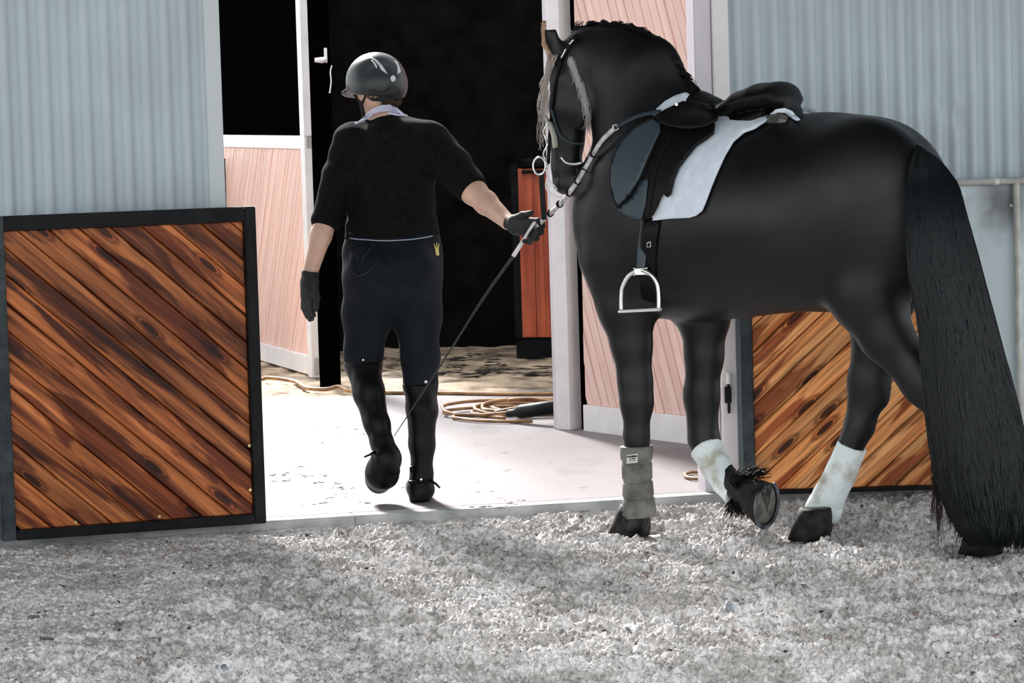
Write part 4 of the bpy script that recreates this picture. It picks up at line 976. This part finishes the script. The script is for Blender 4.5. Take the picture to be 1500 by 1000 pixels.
rn = smoothpath(rn, 5)
child('rein', tube(rn, [(.0125, .006)]*len(rn), 8), M_REIN, br, True, 'pale webbing rein with dark stops, held in the glove')
for i in range(8, len(rn)-3, 4): child('rein_stop', tube([rn[i], rn[i]+(rn[i+1]-rn[i])*.35], .0145, 10), M_LEATH, br)
rn2 = smoothpath([H(905, 200, -.20), P(880, 240, 12.14), P(862, 268, 12.14), P(850, 292, 12.2), P(842, 320, 12.3)], 5)
# ================================================================== RIDER
def q_(l, side=True):
    """(px,py,depth y,r_px[,depth radius m]) -> chain entries"""
    out = []
    for a in l:
        p = P(a[0], a[1], a[2]); out.append((p, a[3]/pm(p))+((a[4],) if len(a) > 4 else ()))
    return out
YD = (0, 1, 0)
def person_sdf(grow, parts, h, lo, hi):
    s = SDF(lo, hi, h); g = grow
    def C(l, k=.02, sd=None):
        e = q_(l); e = [(x[0], x[1]+g)+((x[2]+g,) if len(x) > 2 else ()) for x in e]; s.chain(e, k, sd)
    if 'torso' in parts:
        C([(575, 345, 13.06, 56, .10), (574, 300, 13.07, 55, .10), (573, 250, 13.08, 58, .112), (573, 236, 13.09, 56, .108)], .04, YD)
        C([(524, 209, 13.08, 24), (573, 203, 13.09, 25), (624, 205, 13.06, 25)], .05)
        C([(566, 182, 13.09, 17), (566, 192, 13.09, 26)], .05)
        C([(560, 200, 13.00, 16), (545, 245, 13.02, 22)], .05); C([(600, 200, 12.99, 16), (608, 245, 13.01, 22)], .05)   # shoulder blades
    if 'armL' in parts:
        C([(514, 210, 13.07, 24), (497, 262, 13.06, 19.5), (477, 322, 13.02, 17)], .03)
    if 'foreL' in parts: C([(477, 322, 13.02, 16), (470, 345, 12.99, 15.5), (454, 400, 12.92, 11.5)], .02)
    if 'armR' in parts:
        C([(634, 212, 13.05, 25), (664, 244, 12.97, 22), (694, 281, 12.86, 19.5)], .03)
    if 'foreR' in parts: C([(694, 281, 12.86, 18), (712, 297, 12.80, 17), (744, 325, 12.66, 11.5)], .02)
    if 'hips' in parts:
        C([(576, 342, 13.06, 58, .10), (575, 372, 13.05, 66, .115), (575, 400, 13.03, 66, .12)], .05, YD)
        C([(548, 395, 12.97, 34), (549, 410, 12.98, 32)], .05); C([(604, 392, 12.96, 34), (602, 410, 12.97, 32)], .05)
    if 'legL' in parts: C([(545, 410, 13.04, 39, .10), (538, 460, 13.06, 33, .085), (532, 515, 13.06, 24.5, .065), (532, 535, 13.05, 23, .06)], .03, YD)
    if 'legR' in parts: C([(606, 410, 13.04, 38, .10), (611, 460, 13.03, 32, .088), (615, 520, 13.03, 24, .065), (616, 560, 13.02, 22.5, .06)], .03, YD)
    if 'shinL' in parts: C([(532, 530, 13.05, 21, .06), (540, 575, 12.98, 18.5, .058), (552, 620, 12.92, 14.5, .045), (559, 645, 12.89, 12.5, .04)], .02, YD)
    if 'shinR' in parts: C([(616, 560, 13.02, 20, .06), (618, 600, 12.99, 18.5, .058), (618, 650, 12.99, 14.5, .045), (618, 692, 12.99, 12, .038)], .02, YD)
    if 'footL' in parts: C([(560, 650, 12.89, 13), (566, 672, 12.86, 17), (560, 692, 12.90, 20), (555, 702, 12.97, 17)], .02)
    if 'footR' in parts: 
        s.chain([(P(618, 695, 12.99), .034+g), (P(617, 715, 12.98), .041+g)], .02)
        s.seg(Vector((P(616, 725, 13.0).x, 12.99, .042)), Vector((P(611, 725, 13.2).x, 13.17, .035)), .040+g, .034+g, .02)
    if 'neck' in parts: C([(566, 190, 13.09, 18), (560, 168, 13.08, 18.5), (553, 145, 13.07, 19)], .03)
    return s
rid = thing('person', 'person in black sweater, navy breeches and riding helmet leading the horse', 'person', (P(585, 735, 13.0).x, 13.02, 0))
FD = Vector((-.62, .78, -.10)).normalized(); FS = Vector((FD.y, -FD.x, 0)).normalized(); FU = FS.cross(FD).normalized()     # where the face looks
HC = P(551, 122, 13.06)
def hd(f, s, u): return HC+FD*f+FS*s+FU*u
lo = (-.98, 12.35, -.02); hi = (.16, 13.45, 1.82)
bs = person_sdf(0, ['torso', 'armL', 'foreL', 'armR', 'foreR', 'hips', 'legL', 'legR', 'shinL', 'shinR', 'footL', 'footR', 'neck'], .0085, lo, hi)
bs.ell(HC, (.092, .074, .105), .0, (FD, FS, FU)) if False else bs.ell(HC, (.092, .074, .105), .01, (FD, FS, FU))
bs.seg(hd(.02, 0, -.045), hd(.062, 0, -.105), .062, .030, .03)                                     # jaw and chin
bs.seg(hd(.092, 0, -.005), hd(.108, 0, -.038), .010, .014, .012)                                   # nose
for sd in (-1, 1):
    bs.ell(hd(.066, sd*.032, -.002), (.012, .016, .009), .0, (FD, FS, FU), cut=True); bs.ell(hd(.070, sd*.032, -.003), (.012, .012, .011), .004)
    bs.ell(hd(.05, sd*.045, -.04), (.02, .018, .022), .02)
    bs.ell(hd(-.008, sd*.076, -.015), (.018, .009, .031), .006, (FD, FS, FU)); bs.ell(hd(.002, sd*.084, -.012), (.009, .006, .018), 0, (FD, FS, FU), cut=True)
bs.seg(hd(.088, -.018, -.068), hd(.088, .018, -.068), .009, .009, .006); bs.seg(hd(.098, -.02, -.067), hd(.098, .02, -.067), .003, .003, 0, cut=True)
# hands, five fingers each
def gloves(s, g):
    R = lambda px, py, y, r: (P(px, py, y), r+g)
    # left hand hanging, slightly curled
    s.chain([(P(454, 398, 12.92), .028+g), (P(453, 414, 12.91), .030+g, )], .01)
    s.chain([(P(448, 412, 12.93), .018+g), (P(447, 434, 12.93), .017+g)], .02); s.chain([(P(459, 412, 12.90), .018+g), (P(457, 432, 12.90), .017+g)], .02)
    s.chain([(P(453, 412, 12.92), .020+g), (P(452, 434, 12.92), .018+g)], .02)
    for k, (x0_, x1_, x2_, y1_, y2_, yy, r) in enumerate(((445, 444, 450, 450, 464, 12.945, .0085), (449, 447, 454, 453, 468, 12.93, .009), (453, 451, 457, 452, 467, 12.915, .009), (456, 455, 460, 449, 462, 12.90, .0085))):
        s.chain([R(x0_, 434, yy, r+.0015), R(x1_, y1_, yy+.002, r), R(x2_, y2_, yy-.01, r-.001)], .004)
    s.chain([R(459, 414, 12.90, .014), R(464, 434, 12.88, .011), R(463, 453, 12.875, .009)], .008)
    # right hand closed round the rein
    s.chain([(P(744, 325, 12.66), .027+g), (P(757, 330, 12.60), .030+g)], .012)
    s.chain([(P(756, 326, 12.60), .026+g), (P(772, 327, 12.55), .021+g)], .015); s.chain([(P(755, 334, 12.60), .024+g), (P(768, 338, 12.56), .020+g)], .015)
    for (x1_, y1_, x2_, y2_, x3_, y3_, x4_, y4_, r) in ((773, 323, 789, 323, 795, 331, 787, 337, .0095), (773, 329, 789, 331, 793, 340, 784, 344, .0098), (770, 335, 784, 340, 786, 349, 777, 350, .0095), (766, 341, 777, 347, 776, 355, 768, 353, .0085)):
        s.chain([R(x1_, y1_, 12.55, r+.001), R(x2_, y2_, 12.50, r), R(x3_, y3_, 12.47, r-.0005), R(x4_, y4_, 12.455, r-.001)], .004)
    s.chain([R(752, 321, 12.60, .014), R(766, 315, 12.54, .0115), R(778, 312, 12.50, .0095)], .01)
gloves(bs, 0)
M_SKIN = noise_mix(mat('skin', (.62, .36, .26), .5), (.68, .42, .31), (.80, .52, .39), scale=16); M_SKIN.node_tree.nodes['Principled BSDF'].inputs['Subsurface Weight'].default_value = .1
body_me = bs.mesh('body', 2); body_w = body_me.copy(); child('body', body_me, M_SKIN, rid, True)
M_KNIT = noise_mix(mat('black_knit_wool', (.006, .006, .006), .95, spec=.15, sheen=.0), (.004, .004, .004), (.009, .009, .009), scale=60, bump=.6, bscale=260, bdist=.003)
sw = person_sdf(.013, ['torso', 'armL', 'armR', 'hips'], .0085, (-.85, 12.6, .9), (.05, 13.4, 1.65))
sw.plane(P(575, 346, 13.06), (0.02, 0, -1)); sw.plane(P(478, 338, 13.0), (P(477, 338, 13)-P(497, 262, 13.04)).normalized()) if False else None
# cuffs and neck opening
dL = (P(472, 345, 12.99)-P(490, 285, 13.05)).normalized(); dR = (P(704, 290, 12.83)-P(664, 244, 12.97)).normalized()
def capcut(s, p, d, r=.16):
    X_ = s.ax[0][:, None, None]-p.x; Y_ = s.ax[1][None, :, None]-p.y; Z_ = s.ax[2][None, None, :]-p.z
    dd = X_*d.x+Y_*d.y+Z_*d.z; rr_ = np.sqrt(X_*X_+Y_*Y_+Z_*Z_)-r
    cut = np.maximum(-dd, rr_); s.D = np.maximum(s.D, -cut).astype(np.float32)
capcut(sw, P(472, 338, 12.99), dL, .085); capcut(sw, P(695, 281, 12.86), dR, .12)
capcut(sw, P(561, 168, 13.09), Vector((-.12, .15, 1)).normalized(), .1)
sw.wobble(.0028, 26, 9, (1, 1, 1.6))
sweater = child('sweater', sw.mesh('sweater', 1), M_KNIT, rid, True, 'black knitted sweater pushed up to the elbows')
ribz = P(575, 343, 13.06)
M_COLLAR = noise_mix(mat('pale_lilac_cotton', (.62, .62, .80), .8), (.58, .58, .76), (.68, .68, .86), scale=10)
def ringpath(c, rx, ry, tilt, n_=26, a0=0, a1=2*math.pi, closed=True):
    return [c+Vector((rx*math.cos(a), ry*math.sin(a), tilt*math.sin(a)+.012*math.cos(a))) for a in [a0+(a1-a0)*k/(n_-(0 if closed else 1)) for k in range(n_)]]
bodv = bvh_of(body_w)
cpoly = [(519, 182), (533, 175), (545, 168), (556, 164), (568, 163.5), (582, 166.5), (597, 170.5), (590, 165), (582, 158), (570, 153.5), (559, 153.5), (549, 157), (540, 163.5), (532, 172)]
child('collar', patch(cpoly, bodv, lambda x, y: P(x, y, 12.97), .018, .004, 3, miss=13.3), M_COLLAR, rid, True, 'pale lilac polo shirt collar')
child('collar_edge', tube(smoothpath([P(521, 181, 13.03), P(532, 176, 12.99), P(545, 168, 12.96)], 4), .004, 6), M_COLLAR, rid, True)
child('collar_edge', tube(smoothpath([P(568, 165, 12.955), P(582, 168, 12.96), P(596, 169, 12.99)], 4), .004, 6), M_COLLAR, rid, True)
# breeches
M_DENIM = noise_mix(mat('navy_denim', (.014, .022, .034), .8, spec=.2), (.004, .0065, .010), (.008, .012, .018), scale=12, bump=.4, bscale=300, bdist=.002)
bc = person_sdf(.008, ['torso', 'hips', 'legL', 'legR', 'shinL', 'shinR'], .0085, (-.75, 12.75, .45), (-.2, 13.35, 1.2))
bc.plane(P(575, 340, 13.06), (0, 0, 1)); bc.wobble(.0022, 30, 12, (1, 1, 1.8))
bme = bc.mesh('breeches', 1); bbv = bvh_of(bme); breech = child('breeches', bme, M_DENIM, rid, True, 'navy denim riding breeches')
M_THREAD = mat('pale_thread', (.35, .40, .48), .8); M_GOLD = mat('yellow_print', (.70, .62, .22), .7)
def onb(bv, x, y, off, yy=13.0):
    h = bv.ray_cast(CP, ray(x, y)); return (h[0]+h[1]*off) if h[0] is not None and abs(h[0].y-yy) < .4 else P(x, y, yy)
sv = smoothpath([Vector((514, 349, 0)), Vector((530, 351.5, 0)), Vector((560, 353, 0)), Vector((595, 352, 0)), Vector((615, 350, 0)), Vector((632, 346, 0))], 5)
child('waistband', patch([(511, 341), (636, 339), (637, 346), (615, 350), (570, 353), (530, 351), (511, 348)], bbv, lambda x, y: P(x, y, 12.97), .004, .002, 6), M_DENIM, breech, True)
child('waist_seam', tube([onb(bbv, v.x, v.y, .006) for v in sv], .0026, 5), M_THREAD, breech, True)
pk = [(513, 361), (548, 359), (546, 392), (536, 401), (526, 404), (517, 398), (513, 385)]
child('back_pocket', patch(pk, bbv, lambda x, y: P(x, y, 12.97), .002, .002, 5), M_DENIM, breech, True)
M_SEAM = mat('dark_seam_thread', (.05, .06, .08), .8)
child('pocket_stitching', tube([onb(bbv, x, y, .006) for x, y in pk], .0013, 4, closed=True), M_SEAM, breech)
child('pocket_stitching', tube([onb(bbv, x, y, .006) for x, y in ((517, 366), (525, 380), (528, 392), (533, 378), (543, 364))], .0013, 4), M_SEAM, breech)
for x0_, y0_, x1_, y1_ in ((637, 361, 635, 357), (639, 360, 638.5, 355), (641, 361, 642, 356)): child('crown_print', tube([onb(bbv, x0_, y0_+3, .003), onb(bbv, x1_, y1_, .003)], [.0032, .0012], 5), M_GOLD, breech, label='small yellow crown emblem')
child('crown_print', patch([(637, 363), (642, 363), (643, 374), (639, 374)], bbv, lambda x, y: P(x, y, 12.97), .002, .001, 4), M_GOLD, breech)
# riding boots
M_BOOT = mat('black_boot_leather', (.0025, .0025, .003), .45, spec=.2)
def tall_boot(parts, top, updir, foot, spur):
    s = person_sdf(.011, parts, .0065, (-.75, 12.65, -.02), (-.22, 13.35, .62)); s.plane(top, updir); foot(s); s.wobble(.0012, 40, 3)
    return child('riding_boot', s.mesh('boot', 1), M_BOOT, rid, True)
def fL(s):
    s.seg(P(570, 676, 12.83), P(580, 690, 12.83), .032, .020, .01); s.seg(P(557, 688, 12.90), P(553, 703, 12.94), .052, .046, .012, (P(570, 676, 12.83)-P(553, 703, 12.98)).cross(Vector((1, 0, 0))).normalized(), .020, .018)
def fR(s):
    x = P(615, 725, 13).x; s.seg(Vector((x, 12.965, .03)), Vector((x, 12.965, .0)), .044, .042, .006); s.seg(Vector((x, 12.98, .0)), Vector((x-.015, 13.2, .0)), .045, .04, .006, (0, 0, 1), .014, .014); s.plane((0, 0, 0), (0, 0, -1))
bL = tall_boot(['legL', 'shinL', 'footL'], P(532, 529, 13.05), (0, 0, 1), fL, 0); bR = tall_boot(['legR', 'shinR', 'footR'], P(616, 560, 13.02), (0, 0, 1), fR, 0)
child('spur', tube([P(548, 661, 12.84), P(541, 666, 12.79), P(534, 669, 12.77)], [.006, .005, .004], 8), M_BOOT, bL, True); child('spur_button', tube([P(600, 687, 12.95), P(606, 687, 12.95)], .013, 10), M_BOOT, bR, True)
child('spur', tube([P(630, 703, 12.95), P(638, 708, 12.90), P(644, 714, 12.88)], [.006, .005, .004], 8), M_BOOT, bR, True)
child('spur_strap', tube([P(600, 706, 12.96), P(617, 705, 12.93), P(634, 703, 12.96)], .007, 8), M_BOOT, bR, True); child('stud', tube([P(617, 702, 12.92), P(617, 702, 12.915)], .004, 8), M_STEEL, bR)
child('stud', tube([P(624, 559, 12.94), P(624, 559, 12.93)], .006, 10), M_WHITEP, bR, label='white stud at the boot top'); child('stud', tube([P(532, 527, 12.97), P(532, 527, 12.96)], .004, 8), M_WHITEP, bL)
child('spur_strap', tube([P(546, 656, 12.86), P(560, 662, 12.83), P(577, 655, 12.84)], .006, 8), M_BOOT, bL, True)
# gloves
M_GLOVE = noise_mix(mat('black_glove', (.006, .007, .007), .7), (.005, .006, .006), (.02, .024, .024), scale=30, bump=.5, bscale=120, bdist=.003)
gl = SDF((-.90, 12.75, .65), (-.70, 13.05, 1.02), .005); gr_ = SDF((-.05, 12.38, .95), (.17, 12.75, 1.25), .005)
for s in (gl, gr_): gloves(s, .0022)
capcut(gl, P(454, 401, 12.92), Vector((.1, 0, 1)), .07); capcut(gr_, P(739, 322, 12.66), Vector((-.9, .1, .4)).normalized(), .08)
child('glove', gl.mesh('glove', 1), M_GLOVE, rid, True); child('glove', gr_.mesh('glove', 1), M_GLOVE, rid, True)
child('glove_cuff', tube([P(455, 397, 12.92), P(454, 404, 12.92)], [.036, .034], 16), M_GLOVE, rid, True)
child('bracelet', tube(ringpath(P(455, 393, 12.93), .034, .034, 0, 16), .002, 5, closed=True), M_STEEL, rid, True)
# helmet
M_HELM = mat('grey_black_helmet_shell', (.022, .028, .030), .45, spec=.5, coat=.1); M_REFL = mat('silver_reflective_print', (.62, .68, .68), .4)
HU = Vector((.04, .10, 1)).normalized(); HF = (FD-HU*FD.dot(HU)).normalized(); HS = HU.cross(HF)
hz = P(549, 118, 13.06)
he = SDF(hz-Vector((.22, .24, .16)), hz+Vector((.22, .24, .16)), .006)
he.ell(hz-HF*.008, (.132, .113, .112), .0, (HF, HS, HU)); he.ell(hz-HF*.035-HU*.03, (.10, .108, .085), .03, (HF, HS, HU))
he.plane(hz-HU*.062, (-HU+HF*.12)); he.ell(hz+HF*.105-HU*.040, (.058, .082, .011), .014, (HF, HS, (HU+HF*.25).normalized())); 
he.ell(hz-HU*.095, (.098, .082, .07), 0, (HF, HS, HU), cut=True)
hme = he.mesh('helmet', 1); hbv = bvh_of(hme); helm = child('helmet', hme, M_HELM, rid, True, 'dark grey riding helmet with silver swooshes')
for pl_ in ([(539, 83.5), (545, 84), (552, 88), (559, 95), (564, 102), (568, 109), (562, 105), (558, 102), (555, 96), (549, 89)], [(544, 88), (549, 91), (552.5, 97), (552, 101), (549, 96)], [(578, 89), (582, 92), (586, 100), (587, 105), (582, 109), (582, 98)]):
    child('reflective_stripe', patch(pl_, hbv, lambda x, y: P(x, y, 12.95), .0015, .001, 3), M_REFL, helm, True)
child('badge', patch([(575.5+3.6*math.cos(a), 115+4.6*math.sin(a)) for a in [2*math.pi*k/14 for k in range(14)]], hbv, lambda x, y: P(x, y, 12.95), .002, .0015, 3), M_REFL, helm)
child('headband', patch([(543, 132), (556, 135), (566, 133), (572, 127), (580, 127), (588, 134), (590, 141), (580, 146), (560, 149), (545, 148), (537, 143)], hbv, lambda x, y: P(x, y, 12.99), .004, .004, 4), M_GLOVE, helm, True, 'black soft band at the back of the helmet')
child('chin_strap', tube(smoothpath([P(517, 134, 13.04), P(524, 144, 13.05), P(528, 150, 13.04), P(532, 166, 13.05), P(533, 176, 13.05)], 4), [(.009, .003)]*17, 6), M_GLOVE, helm, True)
child('chin_strap', tube(smoothpath([P(536, 140, 13.00), P(531, 150, 13.02), P(529, 156, 13.03)], 4), [(.009, .003)]*9, 6), M_GLOVE, helm, True)
# hair at the nape
M_BHAIR = noise_mix(mat('brown_hair', (.06, .035, .02), .5), (.03, .02, .012), (.14, .08, .045), scale=40)
st = []
for q in range(420):
    x = rr.uniform(537, 588); y = rr.uniform(139, 145); yy = 13.0+abs(x-563)*.0012
    p = P(x, y, yy-.005); st.append(([p, P(x+rr.uniform(-2, 2), y+6, yy-.002), P(563+(x-563)*.86+rr.uniform(-2, 2), y+rr.uniform(9, 15), yy+.006)], .002, .0008))
hair('hair', st, M_BHAIR, rid)
# ------------------------------------------------------------------ whip
wh = thing('riding_whip', 'long thin riding whip with white grip hanging from the gloved hand', 'whip', P(751, 374, 12.5))
a0, a1, a2 = P(775, 338, 12.50), P(768, 350, 12.50), P(752, 375, 12.52)
child('grip', tube([P(783, 326, 12.47), a0, a1], [.0065, .006, .006], 10), M_WHITEP, wh, True); child('handle', tube([a1, a2], [.0078, .0088], 12), M_WHITEP, wh, True, 'white whip handle')
sh = smoothpath([a2, P(705, 441, 12.62), P(655, 520, 12.74), P(612, 586, 12.80), P(577, 639, 12.82)], 8)
M_SHAFT = mat('black_whip_shaft', (.012, .012, .012), .35)
child('shaft', tube(sh, [.0058-.0042*k/(len(sh)-1) for k in range(len(sh))], 8), M_SHAFT, wh, True)
# ================================================================== CORD, COIL, DEBRIS
M_CORD = noise_mix(mat('orange_brown_cord', (.62, .36, .16), .55), (.16, .075, .03), (.50, .28, .12), scale=9)
cd_ = smoothpath([G(300, 552, .01), G(378, 555, .01), G(392, 553, .02), G(430, 558, .01), G(450, 568, .01), G(478, 570, .01), G(496, 566, .02), G(512, 572, .01), G(560, 575, .01), G(640, 575.5, .01), G(740, 577, .01), G(826, 576.5, .01), G(900, 576, .01)], 6)
o = link('extension_cord', tube(cd_, .011, 8), M_CORD, None, True); tag(o, 'orange-brown cord lying across the passage floor at the edge of the dirt', 'cord')
cl = thing('cord_coil', 'flat coil of orange-brown cord on the concrete beside the white door post', 'cord', G(770, 608))
c = G(800, 604); rc = random.Random(4); pts = []
for k in range(220):
    a = k/220*2*math.pi*7+2.4; r = .22+.09*math.sin(k*.05)+rc.uniform(-.004, .004); pts.append(Vector((c.x-.05+r*1.45*math.cos(a)+.03*math.sin(k*.11), c.y+r*1.0*math.sin(a), .012+.05*(k/220)*abs(math.sin(k*.21)))))
child('coil', tube(pts, .009, 6), M_CORD, cl, True)
lp = smoothpath([G(668, 612, .012), G(664, 611, .012), G(668, 608.5, .012), G(690, 608, .012), G(712, 610, .012), G(740, 612, .012)], 5); child('loose_end', tube(lp, .009, 6), M_CORD, cl, True)
lp = smoothpath([G(668, 612, .012), G(690, 615, .012), G(730, 617, .012), G(780, 617, .012)], 5); child('loose_end', tube(lp, .009, 6), M_CORD, cl, True)
bg_ = thing('black_nozzle', 'black tapering tool lying on the cord coil', 'tool', G(790, 603, .03))
child('body', tube(smoothpath([G(745, 606, .04), G(770, 602, .06), G(800, 598, .08), G(836, 594, .09)], 4), [.02]*3+[.035]*10, 12), M_BLACKST, bg_, True)
child('tip', boxm(P(816, 598, G(820, 606).y), P(832, 590, G(820, 606).y)+Vector((0, .1, 0)), .004), M_BLACKST, bg_)
lp2 = smoothpath([G(1040, 692, .01), G(1015, 691, .01), G(1003, 695, .01), G(1012, 700, .01), G(1040, 702, .01)], 5)
o = link('cord_loop', tube(lp2, .007, 6), M_CORD, None, True); tag(o, 'small cord loop on the floor by the pale right doorpost', 'cord')
M_MUCK = noise_mix(mat('dark_dirt', (.04, .03, .025), .9), (.010, .007, .005), (.03, .022, .018), scale=20)
def muck(n_, region, lo_, hi_, seed, z=0.0):
    rng = random.Random(seed); vs = []; fs = []
    for q in range(n_):
        x, y = rng.uniform(region[0], region[2]), rng.uniform(region[1], region[3]); c = G(x, y); 
        for e in range(rng.randint(1, 6)):
            r = rng.uniform(lo_, hi_); cx, cy = c.x+rng.gauss(0, .03), c.y+rng.gauss(0, .03); b0 = len(vs); n2 = 7
            for k in range(n2): a = 2*math.pi*k/n2; rr_ = r*rng.uniform(.6, 1.3); vs.append((cx+rr_*math.cos(a)*1.3, cy+rr_*math.sin(a), z-.002))
            vs.append((cx, cy, z+r*rng.uniform(.08, .25)))
            for k in range(n2): fs.append((b0+k, b0+(k+1) % n2, b0+n2))
    me = bpy.data.meshes.new('muck'); me.from_pydata(vs, [], fs); me.update(); return me
rnd_me = join([muck(20, (395, 620, 540, 740), .006, .02, 1), muck(7, (540, 690, 760, 750), .006, .02, 2), muck(12, (640, 650, 830, 720), .003, .009, 3), muck(8, (400, 690, 480, 705), .01, .02, 8)])
o = link('dirt_crumbs', rnd_me, M_MUCK); tag(o, 'dark crumbs of dirt scattered on the pale concrete floor', 'dirt', kind='stuff')
o = link('dung_scatter', muck(55, (530, 518, 830, 550), .010, .035, 5), M_MUCK); tag(o, 'dark dung clumps on the brown dirt floor inside the stable', 'dirt', kind='stuff')
